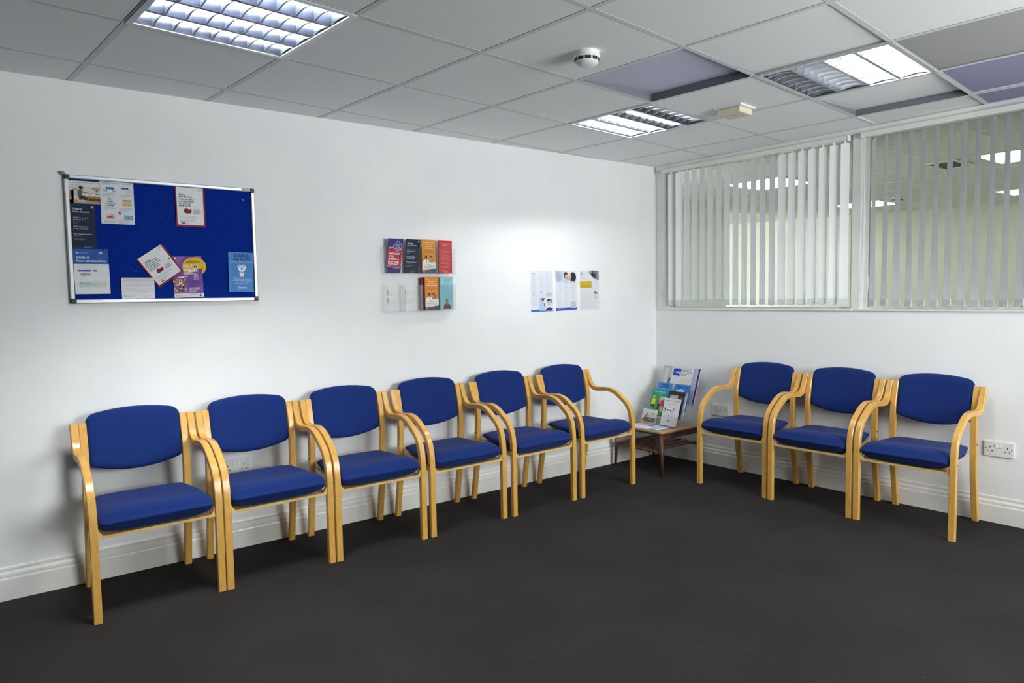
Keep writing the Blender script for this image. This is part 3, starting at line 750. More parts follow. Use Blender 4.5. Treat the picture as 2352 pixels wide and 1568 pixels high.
# 5 letter
s = Sheet(145, 102, '#eceaf0', .4)
for k, (txt, w_) in enumerate([('Please be kept as still as ever increasing pain', 130), ('working from home especially at the desk, neck', 134), ('aches and stiff joints usually', 110), ('Call us to arrange a visit to our clinic at The', 132), ('osteopaths found further on back of leaflet', 118), ('Save 30% off your first visit with this card', 120)]):
    s.text(72, 8+k*7.4+(3 if k > 2 else 0)+(4 if k > 4 else 0), 3.4, txt, '#7d7f86', w=w_, al='C')
s.text(72, 62, 3.8, 'and use code at  www.blueeye.co.uk', '#6c6f77', w=100, al='C'); s.text(84, 70, 3.8, 'or call  07572 728812', '#5c5f68', w=72, al='C')
s.greek(20, 75, 108, 1, 4, '#b5b7bd', 1.3, al='C'); s.ell(15, 90, 6.4, 6.4, '#8f97a6', 2); s.ell(15, 90, 5, 5, '#eceaf0', 3); s.ell(15, 90, 3.4, 3.4, '#8f97a6', 4); s.ell(15, 90, 1.8, 1.8, '#eceaf0', 5)
s.text(25, 93, 5.4, 'BLUE EYE', '#a3a8b2', w=38); s.greek(84, 86, 54, 3, 4.4, '#bfc1c7', 1.3, al='C')
s.build('letter_sheet', 'small landscape white letter tucked behind the bottom frame of the notice board', 'letter', on_board(.2118, .0195, .0195), rot=0)
# 6 / 9 antibiotics cards
def antibiotics(w, h):
    s = Sheet(w, h, '#93252f', .8); k = h/200
    s.rect(6, 0, w-14, 190*k, '#e9ebee', 1)
    s.rrect(w-32, 8*k, 18, 7*k, 1, '#b9bcd0', 2); s.text(w-23, 14*k, 4.2*k, 'NHS', '#eceef2', w=14, al='C')
    for q, (txt, ww) in enumerate([('Taking', 31), ('ANTIBIOTICS', 64), ('when you don\'t', 71), ('need them puts', 72), ('you and your', 58), ('family at risk', 58)]):
        s.text(15, (42+q*11)*k, 7.6*k, txt, '#15161a', w=ww*w/141, bold=.9)
    cy = 120*k
    s.rrect(38, cy-13*k, 36, 25*k, 11*k, '#7f2a24', 2); s.ell(62, cy-15*k, 7, 7*k, '#e9ebee', 3); s.rrect(80, cy-11*k, 38, 24*k, 10*k, '#8d8a84', 2); s.rrect(80, cy-12*k, 38, 22*k, 10*k, '#c9c8c2', 3); s.ell(102, cy-1*k, 2, 2*k, '#2b2b2b', 4)
    s.ell(81, cy-10*k, 5, 5*k, '#e9ebee', 4)
    s.greek(16, 145*k, 100, 3, 5.5*k, '#a5a8ae', 1.6*k); s.greek(16, 166*k, 90, 2, 5*k, '#6c6f76', 1.7*k); s.rect(18, 181*k, 40, 1, '#8a8d93', 2); s.rrect(26, 178*k, 16, 6*k, 2, '#4b4e55', 3)
    return s
antibiotics(139, 198).build('poster_card', 'white and red card with two capsules, hanging upright near the board top', 'poster', on_board(.4705, .3785, .0195), rot=-.2, lean=.9)
# 7 summer flyer
s = Sheet(140, 207, '#7d4fa2', .4)
s.poly([(0, 0), (60, 0), (20, 60), (0, 70)], '#9468b5', 1); s.poly([(110, 0), (140, 0), (140, 150), (120, 100)], '#9a7cbd', 1); s.poly([(0, 150), (30, 130), (26, 170), (0, 180)], '#9468b5', 1)
s.ell(104, 52, 58, 48, '#e9bf2f', 2); s.poly([(140, 60), (140, 140), (58, 140), (66, 92), (100, 74)], '#7d4fa2', 3)
s.text(98, 22, 5, 'Stockwell', '#9a7a20', w=38, al='C', l=5); s.text(98, 32, 6.2, 'KENNINGTON', '#5b4a1c', w=66, al='C', bold=.8, l=5)
s.text(120, 56, 16.5, 'SUM', '#f4f1f7', w=68, al='R', bold=.7, l=6); s.text(120, 79, 16.5, 'MER', '#f4f1f7', w=70, al='R', bold=.7, l=6); s.text(120, 94, 10, 'FESTIVAL', '#f0ebf4', w=70, al='R', bold=.8, l=6)
s.text(52, 104, 4.8, '2022', '#f0ebf4', w=16, bold=.8, l=6); s.rrect(98, 97, 20, 22, 3, '#efe9f4', 4); s.rrect(99.5, 98.5, 17, 19, 2, '#8a60aa', 5); s.rect(102, 104, 12, 2, '#efe9f4', 6); s.rect(102, 110, 12, 2, '#efe9f4', 6)
r = random.Random(11); pal = ['#e4c23c', '#d9572e', '#4e9c4f', '#f2f2ee', '#c83c6a', '#3f6fb0', '#8fc24c', '#2c2140', '#e88a3c', '#b0322e']
for k in range(70):
    px, py = r.uniform(2, 60), r.uniform(112, 176)
    if px+ (py-112)*.05 < 62: s.ell(px, py, r.uniform(2, 6), r.uniform(2, 6), pal[k % 10], 3+k*.02, r.uniform(0, 90), 9)
s.poly([(20, 104), (50, 100), (56, 106), (30, 110)], '#f2f2ee', 5); s.rect(26, 116, 14, 24, '#f2f0ee', 5); s.rect(30, 120, 6, 12, '#3c5c8c', 6)
s.text(34, 180, 6, 'Marlborough', '#e09a3c', w=54, al='C', bold=.6, l=6)
s.greek(72, 126, 58, 5, 6.2, '#4c2c68', 2.2, seed=5, l=4); s.greek(72, 158, 62, 4, 5.6, '#f0ebf4', 2.2, seed=9, l=4); s.rect(4, 181, 132, 1, '#c9b4da', 3)
s.rect(0, 187, 140, 20, '#eceaf0', 3); s.text(6, 200, 4.4, 'NETWORK', '#55565e', w=26, bold=.5, l=5); s.text(34, 200, 4.4, 'The Oval', '#6b6d75', w=22, l=5); s.text(70, 194, 3.6, 'Hyde Housing', '#3a3b43', w=40, bold=.5, l=5); s.greek(70, 199, 22, 1, 3, '#8d9097', 1.4, l=5)
s.poly([(118, 201), (124, 190), (130, 201)], '#3b2758', 5); s.rect(118, 202, 12, 2, '#3b2758', 5)
s.build('flyer', 'purple summer festival flyer with yellow sun at the notice board bottom', 'flyer', on_board(.4470, .0205, .0150), rot=1.6)
antibiotics(141, 165).build('poster_card', 'tilted white and red card with two capsules, pinned over the purple flyer', 'poster', on_board(.3777, .0735, .0185), rot=35.2)
# 8 light blue leaflet
def scots(w=128, h=209):
    s = Sheet(w, h, '#4f8cd0', .8); k = min(w/128, h/209)
    s.rect(0, 0, 14*k, h, '#5d94d6', 1)
    s.text(w*.53, 24*k, 14.5*k, 'CALLING', '#142c60', w=74*k, al='C', bold=.9); s.text(w*.53, 43*k, 14.5*k, 'ALL SCOTS', '#142c60', w=88*k, al='C', bold=.9)
    s.text(w*.53, 53*k, 5*k, 'and the children of Scots', '#dbe8f7', w=112*k, al='C')
    cx = w*.53; cy = 88*k
    for sg in (-1, 1):
        s.line((cx-sg*12*k, cy-24*k), (cx+sg*8*k, cy-4*k), 4.6*k, '#f3f6fa', 4)
        s.poly([(cx+sg*1*k, cy+16*k), (cx+sg*13*k, cy+11*k), (cx+sg*20*k, cy-2*k), (cx+sg*22*k, cy-16*k), (cx+sg*19*k, cy-17*k), (cx+sg*15*k, cy-5*k), (cx+sg*9*k, cy-1*k), (cx+sg*2*k, cy+4*k)], '#f3f6fa', 3)
        for q in range(3): s.line((cx+sg*(14-q*3)*k, cy), (cx+sg*(17-q*4)*k, cy-(19-q*2)*k), 2.4*k, '#f3f6fa', 4)
        s.poly([(cx+sg*1*k, cy+18*k), (cx+sg*12*k, cy+18*k), (cx+sg*11*k, cy+40*k), (cx+sg*4*k, cy+42*k), (cx+sg*1*k, cy+36*k)], '#f3f6fa', 3)
    for q, (txt, ww) in enumerate([('This guide is for you and those around you', 96), ('if you feel that we may be something good', 88), ('we can do together, help create, in an organisation of', 110), ('and across all the land', 58), ('You tell your well this is another for you', 84)]):
        s.text(w*.53, (137+q*7.4)*k, 3.9*k, txt, '#e2edf9', w=ww*k, al='C', bold=.5)
    s.text(w*.53, 188*k, 7*k, 'ScotsCare', '#eef4fb', w=44*k, al='C', bold=.9); s.rect(w*.53-23*k, 191*k, 46*k, 1, '#c3d8f0', 2)
    return s
scots().build('leaflet', 'light blue leaflet with white cupped hands at the board lower right corner', 'leaflet', on_board(.7112, .0490, .0215), rot=-1.2, lean=1.5)
# pins and staples
def pin(x, z, y, col, lab):
    m = MB(); m.cyl((0, .0, 0), (0, -.004, 0), .0042, n=14); m.cyl((0, -.004, 0), (0, -.009, 0), .0025, .0035, 12); m.cyl((0, -.009, 0), (0, -.0105, 0), .0046, n=14)
    o = m.build('push_pin', flat(col, .3)); o.location = (BX+x, -y, BZ+z); tag(o, lab, 'pin', 'push pins on the notice board')
pin(.1520, .2520, .0162, '#0d1f55', 'dark blue push pin in the top right corner of home test sheet')
pin(.4322, .2175, .0196, '#cfc229', 'yellow push pin in the right side of the tilted capsule card')
pin(.4535, .2185, .0166, '#e9e4ea', 'white push pin in the upper left corner of the purple flyer')
for (x, z, a, lab) in ((.2775, .1546, 0, 'thin white staple in the blue felt left of the tilted card'), (.8047, .5332, -38, 'thin white staple in the blue felt near the upper right frame corner')):
    m = MB(); m.box(-.006, .006, -.0012, .0002, -.0009, .0009); o = m.build('staple', flat('#e6e8ee', .3)); o.location = (BX+x, -.0122, BZ+z); o.rotation_euler.y = math.radians(-a); tag(o, lab, 'staple', 'staples on the notice board')

# ---------- clear wall rack with leaflets
RX, RWD = -2.495, .492
t = thing('leaflet_rack', 'clear acrylic leaflet rack of two rows on the long wall', 'leaflet rack', (RX, 0, 1.20))
m = MB(); m.box(0, RWD, -.005, -.002, .028, .44); m.build('back_panel', M_ACRYL, t)
for row, z0 in ((0, .277), (1, .045)):
    for c in range(4):
        x0, x1 = c*.123+.0008, c*.123+.1222
        m = MB()
        m.box(x0, x1, -.060, -.0575, z0, z0+.163)            # front
        m.box(x0, x0+.002, -.0573, -.0055, z0, z0+.163); m.box(x1-.002, x1, -.0573, -.0055, z0, z0+.163)
        m.box(x0+.0022, x1-.0022, -.0573, -.0055, z0, z0+.0025)
        p = m.build('pocket', M_ACRYL, t, fix=False)
        if row and c < 2:
            for zz in ((.105, .135), (.055, .085)):
                m = MB(); m.box(x0+.032, x0+.088, -.0060, -.0052, z0+zz[0], z0+zz[1]); m.build('sticker', flat('#e3e6df', .6), p)
def rack_leaflet(s, x, z, rot, y, name, lab, lean=0): return s.build(name, lab, 'leaflet', (RX+x, -y, 1.20+z), rot=rot, lean=lean)
# flu
s = Sheet(99, 209, '#433a80', 3)
s.poly([(0, 60), (10, 53), (30, 51), (60, 56), (99, 64), (99, 150), (94, 170), (84, 178), (66, 180), (36, 173), (0, 166)], '#f2eef2', 1)
s.poly([(0, 62), (12, 55), (30, 53), (60, 58), (97, 66), (97, 150), (92, 168), (82, 176), (66, 178), (36, 171), (0, 164)], '#bd3346', 2)
s.rrect(42, 22, 48, 48, 9, '#f4f2f6', 3, rot=45); s.rrect(44, 24, 44, 44, 8, '#433a80', 4, rot=45)
for q, (txt, ww) in enumerate([('DON\'T', 24), ('IGNORE', 34), ('IT, IT\'S', 30), ('FLU!', 24)]): s.text(66, 38+q*8.6, 5.6, txt, '#f0eef4', w=ww, al='C', bold=.9, l=6, rot=8)
for q, (txt, ww) in enumerate([('SHOULD', 74), ('YOU', 40), ('BOOK A', 73), ('FLU JAB', 73), ('TODAY?', 74)]): s.text(8, 96+q*16.5, 11.4, txt, '#f6f2f3', w=ww, bold=1.5, l=6)
s.greek(52, 10, 36, 1, 4, '#8d86b6', 1.6); s.greek(10, 194, 30, 1, 4, '#6f68a4', 1.4)
rack_leaflet(s, .0180, .2828, -.7, .014, 'leaflet', 'purple and red leaflet with white capitals, first in the upper rack row', -11.5)
rack_leaflet(urgent(), .1405, .2828, -.5, .014, 'leaflet', 'dark navy leaflet in the upper rack row beside the purple and red one', -11)
def orange(): 
    s = Sheet(98, 209, '#d98a24', 3)
    for q, (txt, ww) in enumerate([('65 years or over?', 78), ('Pregnant?', 50), ('Living with a', 58), ('chronic condition?', 78)]): s.text(49, 21+q*10.5+(3 if q > 1 else 0), 5.6, txt, '#fbeedb', w=ww, al='C', bold=.9)
    s.greek(18, 66, 62, 4, 6.2, '#b96f16', 2.4, al='C'); s.rect(10, 89, 78, 1, '#f0cf9a', 2)
    s.ell(30, 110, 8.5, 12, '#5a3a30', 3); s.ell(30, 116, 5, 5, '#7a5142', 4)
    s.poly([(6, 152), (10, 132), (26, 124), (36, 124), (52, 132), (56, 152)], '#f0f1f3', 3); s.poly([(30, 124), (34, 126), (36, 140), (32, 144)], '#2d3350', 4)
    s.ell(63, 111, 9, 11, '#35211c', 3); s.ell(63, 115, 6, 8, '#c98d64', 4); s.poly([(48, 152), (52, 134), (62, 128), (76, 134), (82, 152)], '#7d8d86', 3); s.poly([(73, 112), (76, 128), (70, 132), (71, 120)], '#35211c', 4)
    s.poly([(2, 146), (98, 138), (98, 180), (2, 190)], '#ece6da', 5)
    s.text(48, 157, 5.6, 'ASK US', '#4b4f58', w=30, al='C', bold=.5, l=7, rot=-4); s.text(49, 168, 6, 'QUESTIONS ABOUT', '#454954', w=70, al='C', bold=.6, l=7, rot=-4); s.text(50, 178, 5.6, 'YOUR FREE FLU JAB', '#a08c5c', w=74, al='C', bold=.5, l=7, rot=-4)
    s.poly([(0, 191), (40, 189), (98, 178), (98, 209), (0, 209)], '#4a4f6c', 5); s.text(8, 202, 6, 'flu', '#e6e8ee', w=14, l=7); s.greek(40, 198, 48, 1, 4, '#7b809a', 2, l=7)
    return s
rack_leaflet(orange(), .250, .2805, -.4, .050, 'leaflet', 'orange leaflet with two people in the upper rack row')
s = Sheet(99, 209, '#c23a3d', 6)
s.text(49, 27, 6, 'What can we', '#f3e6e4', w=44, al='C', bold=.6); s.text(49, 37, 6, 'do for you', '#f3e6e4', w=34, al='C', bold=.6); s.rrect(10, 12, 78, 42, 3, '#c94a4b', 1)
s.greek(14, 60, 72, 17, 8, '#dd8f88', 2.2, seed=8); s.greek(26, 196, 46, 2, 5, '#e4a7a0', 2, al='C')
rack_leaflet(s, .374, .2815, -.4, .048, 'leaflet', 'red leaflet at the right end of the upper rack row')
s = Sheet(97, 206, '#8f2126', 3); s.greek(10, 20, 70, 4, 8, '#b9595a', 2.4)
rack_leaflet(s, .2505, .0490, 0, .030, 'leaflet', 'dark red leaflet mostly hidden behind the orange one in the lower rack row')
rack_leaflet(orange(), .2665, .0495, -.2, .050, 'leaflet', 'orange leaflet with two people in the lower rack row')
s = Sheet(99, 209, '#86bcc4', 3)
s.rect(6, 4, 88, 46, '#a5d0d8', 1)
for q, (txt, ww) in enumerate([('I\'m always tired', 56), ('my whole life', 50), ('but could it be', 52), ('my heart?', 42)]): s.text(50, 17+q*8.4, 5, txt, '#3d5b66', w=ww, al='C', bold=.5)
s.greek(12, 66, 74, 13, 7, '#6fa5ae', 2, seed=3)
s.poly([(24, 206), (28, 178), (40, 170), (62, 170), (76, 180), (80, 206)], '#7a3b3c', 3); s.ell(50, 156, 9.5, 14, '#8d7a55', 4); s.ell(50, 149, 8, 8, '#6f6a58', 5); s.poly([(48, 172), (54, 172), (52, 178)], '#e6e4e0', 5)
s.rect(0, 206, 99, 3, '#a5d0d8', 2)
rack_leaflet(s, .376, .0500, -.5, .050, 'leaflet', 'pale teal leaflet with a person in dark red, lower rack row')

# ---------- three pages taped on the wall
def page(s, x, z, rot, lab): s.build('poster_page', lab, 'poster', (x, -.0008, z), rot=rot)
s = Sheet(208, 294, '#e3e6ec', .4)
s.text(14, 21, 6, 'Staying', '#43464f', w=24, bold=.8); s.text(78, 21, 6, 'Flu', '#43464f', w=9, bold=.8); s.greek(140, 15, 40, 1, 6, '#8c9098', 4)
for (x, y, n, sd) in ((14, 26, 14, 1), (78, 26, 22, 2), (140, 26, 10, 3), (14, 116, 9, 4), (140, 100, 9, 5), (14, 176, 13, 6), (82, 158, 7, 7)): s.greek(x, y, 54, n, 6, '#ccd0d8', 2.0, seed=sd)
s.text(14, 112, 5, 'Rest well', '#70747d', w=30, bold=.5); s.text(142, 96, 6, 'Ask', '#565a63', w=12, bold=.8); s.text(80, 154, 6, 'Coughs', '#3f424b', w=28, bold=.9); s.text(14, 172, 6, 'Colds', '#3f424b', w=22, bold=.9)
s.rect(140, 156, 62, 30, '#c8cfe4', 1); s.greek(143, 160, 54, 5, 5, '#a6b0cf', 1.8)
s.poly([(0, 280), (208, 270), (208, 292), (0, 294)], '#3f6cc0', 1)
s.rect(78, 196, 126, 90, '#d8e0e8', 2); s.poly([(78, 196), (106, 196), (118, 240), (130, 286), (78, 286)], '#b7d0ea', 3); s.poly([(92, 196), (128, 196), (116, 220), (110, 224)], '#5d5f66', 4)
s.ell(166, 226, 12, 16, '#c9b09c', 4); s.poly([(152, 222), (154, 206), (168, 200), (180, 206), (182, 222), (172, 212)], '#26272b', 5); s.poly([(140, 270), (146, 246), (164, 240), (186, 246), (198, 270)], '#e6e8e8', 4); s.poly([(160, 240), (174, 240), (167, 256)], '#6d5b55', 5)
s.ell(192, 218, 9, 14, '#97999c', 3); s.poly([(132, 284), (150, 268), (176, 262), (198, 276), (196, 284)], '#2f3a86', 5); s.poly([(118, 232), (124, 232), (132, 262), (126, 264)], '#33363d', 5)
page(s, -1.3335, 1.211, .6, 'printed page with blue foot band, leftmost of the three pages taped together on the wall')
s = Sheet(210, 296, '#e4e7ed', .4)
s.rect(0, 0, 210, 92, '#dfe4ea', 1); s.rect(4, 4, 64, 82, '#cfd3ea', 2); s.greek(10, 10, 52, 11, 6.4, '#b4b9d8', 2.2); s.rect(0, 0, 4, 60, '#8e9198', 2); s.rect(70, 8, 3, 76, '#9ccbe0', 2)
s.ell(100, 36, 20, 28, '#2e2a2b', 3); s.ell(106, 46, 17, 20, '#d2b49a', 4); s.ell(112, 58, 6, 3.5, '#7a3b36', 5); s.ell(95, 14, 12, 6, '#c48e98', 4); s.ell(170, 50, 32, 38, '#2b2b30', 3); s.ell(140, 40, 14, 22, '#d9c3ad', 4); s.ell(134, 60, 14, 18, '#cfae92', 5)
s.poly([(78, 92), (82, 66), (96, 60), (120, 72), (134, 92)], '#b9d6e6', 5); s.poly([(134, 92), (150, 78), (190, 80), (206, 92)], '#c9ccd8', 4)
for (x, y, n, sd) in ((14, 104, 11, 11), (82, 104, 6, 12), (146, 104, 10, 13), (14, 184, 17, 14), (82, 146, 20, 15), (146, 166, 9, 16)): s.greek(x, y, 52, n, 6, '#cdd1d9', 2.0, seed=sd)
s.text(14, 180, 5, 'Why choose it', '#8a8e98', w=40)
s.poly([(0, 274), (210, 270), (210, 290), (0, 296)], '#3a5fb4', 1); s.rect(144, 228, 56, 50, '#c6c8da', 2); s.greek(148, 234, 48, 7, 6, '#a3a6c2', 2, l=3); s.greek(24, 279, 90, 2, 6, '#7f9bd6', 2, l=3)
page(s, -1.0985, 1.213, .4, 'printed page with photo of two faces, middle of the three pages taped on the wall')
s = Sheet(200, 300, '#e2e4ea', .4)
s.poly([(94, 0), (200, 0), (200, 70), (170, 66), (140, 52), (118, 34)], '#54585c', 1); s.rect(98, 0, 28, 22, '#79a294', 2); s.poly([(118, 30), (130, 20), (146, 24), (150, 54), (136, 48)], '#2c2b30', 2); s.poly([(148, 10), (162, 6), (170, 30), (168, 64), (152, 60)], '#4a4578', 3); s.ell(158, 12, 5, 7, '#b8937c', 4); s.rect(174, 0, 26, 66, '#8d8f96', 2)
for k in range(7): s.ell(94+k*14, 22+k*8.4+k*k*.2, 2.6, 2.6, '#4d4f57', 2, n=8)
s.ell(18, 22, 9, 9, '#5c616c', 2); s.ell(18, 22, 5, 5, '#e2e4ea', 3); s.text(32, 22, 4.6, 'Health', '#7d828c', w=18); s.text(32, 29, 4.6, 'Services', '#7d828c', w=20)
s.greek(14, 44, 46, 2, 5, '#b1b5be', 2); s.greek(14, 58, 62, 2, 5, '#b1b5be', 2)
s.rect(2, 80, 122, 50, '#dcb73a', 1)
for q, (txt, ww) in enumerate([('You can save 50% more', 94), ('healthcare treatments', 92), ('make a good new start', 90), ('without paying a penny', 92)]): s.text(16, 92+q*11, 5.4, txt, '#6f5a1e', w=ww, bold=.5)
s.greek(14, 144, 116, 13, 6.6, '#c9ccd6', 2.0, seed=21); s.greek(14, 232, 170, 9, 6.4, '#ccd0da', 2.0, seed=22)
s.poly([(140, 166), (156, 158), (164, 150), (172, 158), (192, 172), (176, 178), (160, 180), (152, 170)], '#6d5a48', 3); s.ell(168, 170, 8, 6, '#d8cdbb', 4); s.greek(140, 186, 48, 5, 7, '#8b8e97', 2.4, al='C', seed=23)
page(s, -.8600, 1.211, .2, 'printed page with a yellow box, rightmost of the three pages taped on the wall')

# ---------- stepped clear holder on the corner table, facing the long row of chairs
HR = -PI/2                      # local x = towards the window-wall chairs, local y = towards the window wall
def HP(u, xw, z): return (xw, -u, z)     # u = -y of the room
t = thing('leaflet_holder', 'clear stepped leaflet holder standing on the low wooden table', 'leaflet holder', HP(.325, -.24, TZ), HR)
LE = 19.0
steps = [(-.392, .338), (-.312, .382), (-.236, .428), (-.172, .474)]      # front of each tier (room x), floor of tier
prof = [(-.395+.24, .001)]
for k, (x, z) in enumerate(steps): prof += [(x+.24-.004, z+.030-TZ), (x+.24+.012, z+.072-TZ)]
prof += [(-.075+.24, .40), (-.062+.24, .40), (-.118+.24, .001)]
for u in (-.192, .192):
    m = MB(); m.prism(prof, u-.001, u+.001, 'x'); m.build('side_panel', M_ACRYL, t)
dv = prof[:7] + [(-.200+.24, .178), (-.200+.24, .001)]
m = MB(); m.prism(dv, -.001, .001, 'x'); m.build('divider', M_ACRYL, t)
for (x, z) in steps:
    for sgn in (-1, 1):
        a, b = sorted((sgn*.002, sgn*.190)); m = MB()
        mt = Matrix.Translation((0, x+.24, z-TZ)) @ Matrix.Rotation(math.radians(-LE), 4, 'X')
        m.box(a, b, -.002, 0, -.002, .075, mat=mt); m.box(a, b, .0005, .026, -.004, -.002, mat=mt); m.build('pocket', M_ACRYL, t, fix=False)
m = MB(); mt = Matrix.Translation((0, -.137+.24, .468-TZ)) @ Matrix.Rotation(math.radians(-LE), 4, 'X'); m.box(-.190, .190, 0, .002, 0, .20, mat=mt); m.build('back_panel', M_ACRYL, t, fix=False)
def held(s, u, tier, depth, name, lab, cat='leaflet', rot=0, up=.001):
    x, z = steps[tier]; c, sn = math.cos(math.radians(LE)), math.sin(math.radians(LE))
    return s.build(name, lab, cat, HP(u, x+depth*c+up*sn, z+up*c-depth*sn), rz=HR, rot=rot, lean=LE)
# tier 1
s = Sheet(146, 105, '#dcdddd', 2); s.greek(20, 8, 110, 2, 5, '#b0b3b6', 1.8)
s.rect(4, 20, 138, 81, '#d3d4d2', 1); s.poly([(4, 101), (4, 78), (60, 60), (142, 66), (142, 101)], '#8f8f8c', 2); s.poly([(20, 74), (52, 28), (58, 32), (40, 80), (24, 84)], '#5f6062', 3); s.ell(110, 34, 12, 8, '#a5a7a7', 3); s.ell(64, 54, 6, 5, '#77797a', 3)
s.poly([(20, 84), (40, 70), (70, 64), (96, 70), (132, 64), (138, 92), (110, 100), (40, 98)], '#4b4a4a', 4); s.ell(58, 88, 14, 7, '#8a7e72', 5); s.ell(112, 84, 16, 9, '#6d655f', 5); s.rect(72, 74, 26, 8, '#b2aea8', 5)
held(s, .172, 0, .004, 'leaflet', 'small landscape leaflet with grey photo, front left of the stepped holder')
s = Sheet(148, 210, '#e2e5e8', 8)
s.text(74, 22, 13, 'Need a Doctor?', '#6a7074', w=134, al='C', bold=.2); s.greek(16, 36, 116, 2, 5, '#b3b8bc', 1.6, al='C')
s.rect(28, 60, 84, 46, '#eceef0', 1); s.line((28, 60), (112, 60), 1.2, '#b9bec4', 2); s.rect(20, 78, 10, 28, '#3a3c41', 2); s.rect(14, 74, 8, 12, '#22242a', 3); s.rect(34, 84, 56, 14, '#c4c7cc', 2); s.rect(40, 86, 14, 10, '#2d2f36', 3); s.rect(68, 87, 12, 9, '#4a4d55', 3); s.rect(96, 70, 6, 34, '#9b5a55', 2); s.rect(84, 100, 18, 5, '#3a3c41', 3); s.rect(104, 66, 4, 26, '#c4a4a0', 2); s.rect(50, 68, 40, 8, '#d5d9de', 2)
s.greek(30, 122, 88, 3, 7, '#a3a9ae', 1.9, al='C', seed=31); s.ell(66, 168, 6, 5, '#5d7a78', 2, rot=20); s.ell(76, 172, 7, 4, '#77918f', 3); s.greek(40, 166, 20, 1, 4, '#8fa3a2', 2); s.greek(84, 164, 26, 2, 5, '#a7b3b3', 2); s.greek(34, 184, 70, 1, 4, '#c0c6c8', 1.4, al='C')
held(s, .362, 0, .005, 'leaflet', 'white leaflet asking about a doctor, front right of the stepped holder')
# tier 2
s = Sheet(148, 210, '#2f9a86', 3)
s.text(74, 22, 10, 'YOUR HEALTH', '#cdeae2', w=112, al='C', bold=.7); s.greek(30, 30, 88, 2, 6, '#7fc4b6', 2.4, al='C')
s.poly([(10, 54), (148, 54), (148, 210), (30, 210), (10, 150)], '#5f9a3e', 1); s.poly([(80, 54), (148, 54), (148, 120), (100, 110)], '#b9d3c2', 2)
s.ell(30, 66, 9, 10, '#d6ad90', 3); s.ell(30, 59, 9, 6, '#dfe6c0', 4); s.poly([(12, 78), (30, 74), (50, 80), (52, 120), (10, 124)], '#c8e23a', 3); s.poly([(10, 122), (44, 120), (48, 150), (20, 140)], '#26313a', 3)
s.ell(92, 70, 8, 9, '#c99c86', 3); s.poly([(80, 82), (96, 78), (106, 86), (104, 112), (82, 114)], '#d28aa0', 3); s.poly([(80, 112), (98, 112), (92, 160), (76, 158)], '#2a2a33', 3); s.poly([(66, 96), (82, 88), (84, 96), (68, 104)], '#2a2a33', 4)
s.ell(120, 68, 9, 10, '#d8b49c', 3); s.poly([(106, 84), (122, 78), (136, 86), (134, 130), (106, 130)], '#b8475a', 3); s.poly([(106, 128), (132, 128), (128, 180), (108, 178)], '#d5cfd6', 3)
s.poly([(0, 150), (34, 140), (60, 210), (0, 210)], '#4aa796', 2); s.text(76, 200, 12, 'Active', '#eaf3c8', w=52, bold=.8, l=5)
held(s, .172, 1, .004, 'leaflet', 'green leaflet with people in bright jackets, left middle of the holder')
s = Sheet(148, 210, '#35302f', 3)
s.text(22, 20, 4, 'NHS', '#7b7676', w=14); s.rect(14, 30, 74, 22, '#e9e8e6', 1); s.text(16, 47, 14, 'QUITTING', '#262223', w=70, bold=1.2); s.rect(14, 55, 88, 22, '#e9e8e6', 1); s.text(16, 72, 14, 'SMOKING IS', '#262223', w=84, bold=1.2); s.rect(104, 40, 36, 60, '#5b504a', 1); s.greek(14, 90, 60, 4, 8, '#8f8986', 3)
held(s, .340, 1, .005, 'leaflet', 'black leaflet with white block capitals, right middle of the holder')
s = Sheet(148, 208, '#b8cfe0', 8); s.rect(0, 0, 148, 30, '#8fb0cc', 1); s.greek(20, 40, 100, 6, 9, '#8aa4ba', 3)
held(s, .354, 1, .013, 'leaflet', 'pale blue leaflet stack end showing behind the black leaflet')
# tier 3
held(scots(148, 210), .160, 2, .004, 'leaflet', 'bright blue leaflet behind the green one in the stepped holder')
s = Sheet(148, 210, '#3f7fd0', 3); s.text(74, 28, 13, 'SCOTSCARE', '#173a80', w=112, al='C', bold=1); s.greek(40, 36, 70, 1, 5, '#c6dcf4', 2.4, al='C'); s.rrect(22, 46, 76, 16, 6, '#e8eef6', 2); s.rect(30, 52, 56, 6, '#9db4cf', 3); s.rect(22, 66, 100, 3, '#bcd3ef', 2); s.greek(24, 84, 96, 6, 9, '#8fb6e6', 3)
held(s, .330, 2, .004, 'leaflet', 'bright blue leaflet behind the black one in the stepped holder')
# tier 4 magazines
s = Sheet(210, 295, '#b9bcbf', 3); s.text(58, 186, 38, 'Doctor', '#eceeef', w=176, bold=.6, rot=-90); s.rect(72, 96, 138, 199, '#6f6a66', 1)
held(s, .140, 3, .006, 'magazine', 'grey magazine with vertical white title, rear left of the stepped holder', 'magazine')
s = Sheet(205, 293, '#d9dbe2', 3)
s.rect(0, 0, 90, 293, '#cfd5e6', 1); s.rrect(14, 16, 74, 56, 8, '#2348a8', 2); s.text(18, 52, 17, 'the', '#6f8fd8', w=24, bold=.3); s.text(44, 54, 20, 'loop', '#eef1f8', w=42, bold=1.2)
s.greek(96, 12, 100, 6, 11, '#6d6a6c', 3.6, seed=41); s.rect(92, 84, 113, 209, '#d6d2c8', 1); s.rect(110, 90, 40, 190, '#dcd6b8', 2); s.rect(0, 90, 90, 200, '#dadde6', 2)
held(s, .238, 3, .002, 'magazine', 'white magazine with blue rounded logo at the rear of the holder', 'magazine')
s = Sheet(205, 290, '#bdb6d4', 10); s.rect(190, 0, 15, 290, '#3a3558', 1); s.text(182, 16, 8, 'M', '#4c4880', bold=1)
held(s, .292, 3, .012, 'magazine', 'lilac magazine with dark edge, rearmost at the right of the holder', 'magazine')

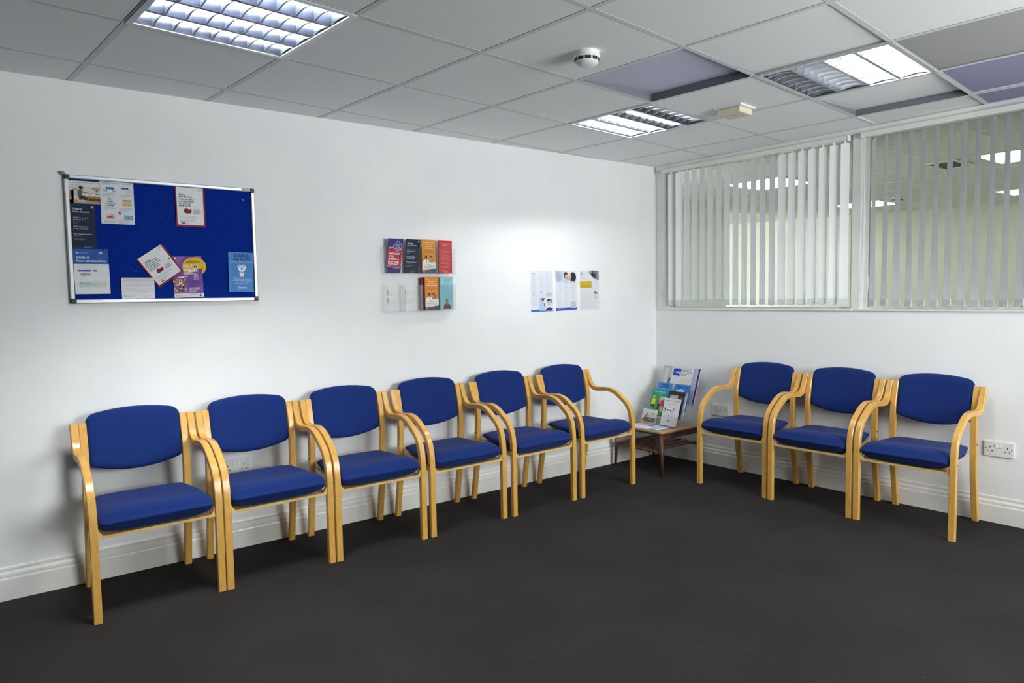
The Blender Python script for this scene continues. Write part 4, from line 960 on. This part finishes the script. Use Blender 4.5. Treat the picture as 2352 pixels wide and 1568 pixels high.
# ---------- loose sheets on the table top
s = Sheet(150, 215, '#e6e8ec', 1.2); s.greek(14, 16, 110, 6, 9, '#b5b9c0', 3)
o = s.build('magazine', 'white leaflet partly under the open coloured magazine on the low table', 'magazine', (0, 0, 0))
o.matrix_world = Matrix.Translation((-.566, -.185, TZ+.0016)) @ Matrix.Rotation(math.radians(-86), 4, 'Z') @ Matrix.Rotation(math.radians(-90), 4, 'X')
s = Sheet(270, 168, '#e4e6ea', 1.5)
s.rect(0, 0, 160, 70, '#c8bfc0', 1); s.ell(80, 40, 46, 26, '#d9a9a0', 2); s.ell(120, 52, 34, 12, '#4b4548', 3); s.rect(178, 0, 60, 168, '#8fb9e0', 1); s.rect(238, 0, 32, 168, '#dfe6f0', 1); s.greek(14, 92, 140, 7, 9, '#c3c6cc', 3); s.rect(190, 20, 36, 100, '#a9cbea', 2)
o = s.build('magazine', 'coloured magazine lying open at the front of the low table', 'magazine', (0, 0, 0))
o.matrix_world = Matrix.Translation((-.566, -.205, TZ+.0036)) @ Matrix.Rotation(math.radians(-84), 4, 'Z') @ Matrix.Rotation(math.radians(-90), 4, 'X')

# ------------------------------------------------------------------ camera and view
cx, cy, cz = -4.4938, -3.8575, 1.3335
yaw, pit, rol, fpx = .912335, -.065464, -.016480, 1613.61
fw = Vector((math.cos(yaw)*math.cos(pit), math.sin(yaw)*math.cos(pit), math.sin(pit)))
r = Vector((math.sin(yaw), -math.cos(yaw), 0)); u = r.cross(fw)
r2 = math.cos(rol)*r + math.sin(rol)*u; u2 = -math.sin(rol)*r + math.cos(rol)*u
cam = bpy.data.cameras.new('camera'); co = bpy.data.objects.new('camera', cam); COL.objects.link(co)
co.matrix_world = Matrix(((r2.x, u2.x, -fw.x, cx), (r2.y, u2.y, -fw.y, cy), (r2.z, u2.z, -fw.z, cz), (0, 0, 0, 1)))
cam.sensor_width = 36; cam.lens = fpx/2352*36; cam.clip_start = .05
scene.camera = co

w = bpy.data.worlds.new('world'); scene.world = w; w.use_nodes = True
w.node_tree.nodes['Background'].inputs[0].default_value = (.95, .98, .99, 1); w.node_tree.nodes['Background'].inputs[1].default_value = SKY
vs = scene.view_settings
vs.view_transform = 'Standard'; vs.look = 'None'; vs.gamma = 1; vs.use_curve_mapping = False; vs.exposure = .48
scene.cycles.transparent_max_bounces = 24; scene.cycles.max_bounces = 10; scene.cycles.diffuse_bounces = 6
scene.cycles.caustics_reflective = False; scene.cycles.caustics_refractive = False
scene.cycles.use_denoising = True
scene.cycles.sample_clamp_indirect = 8
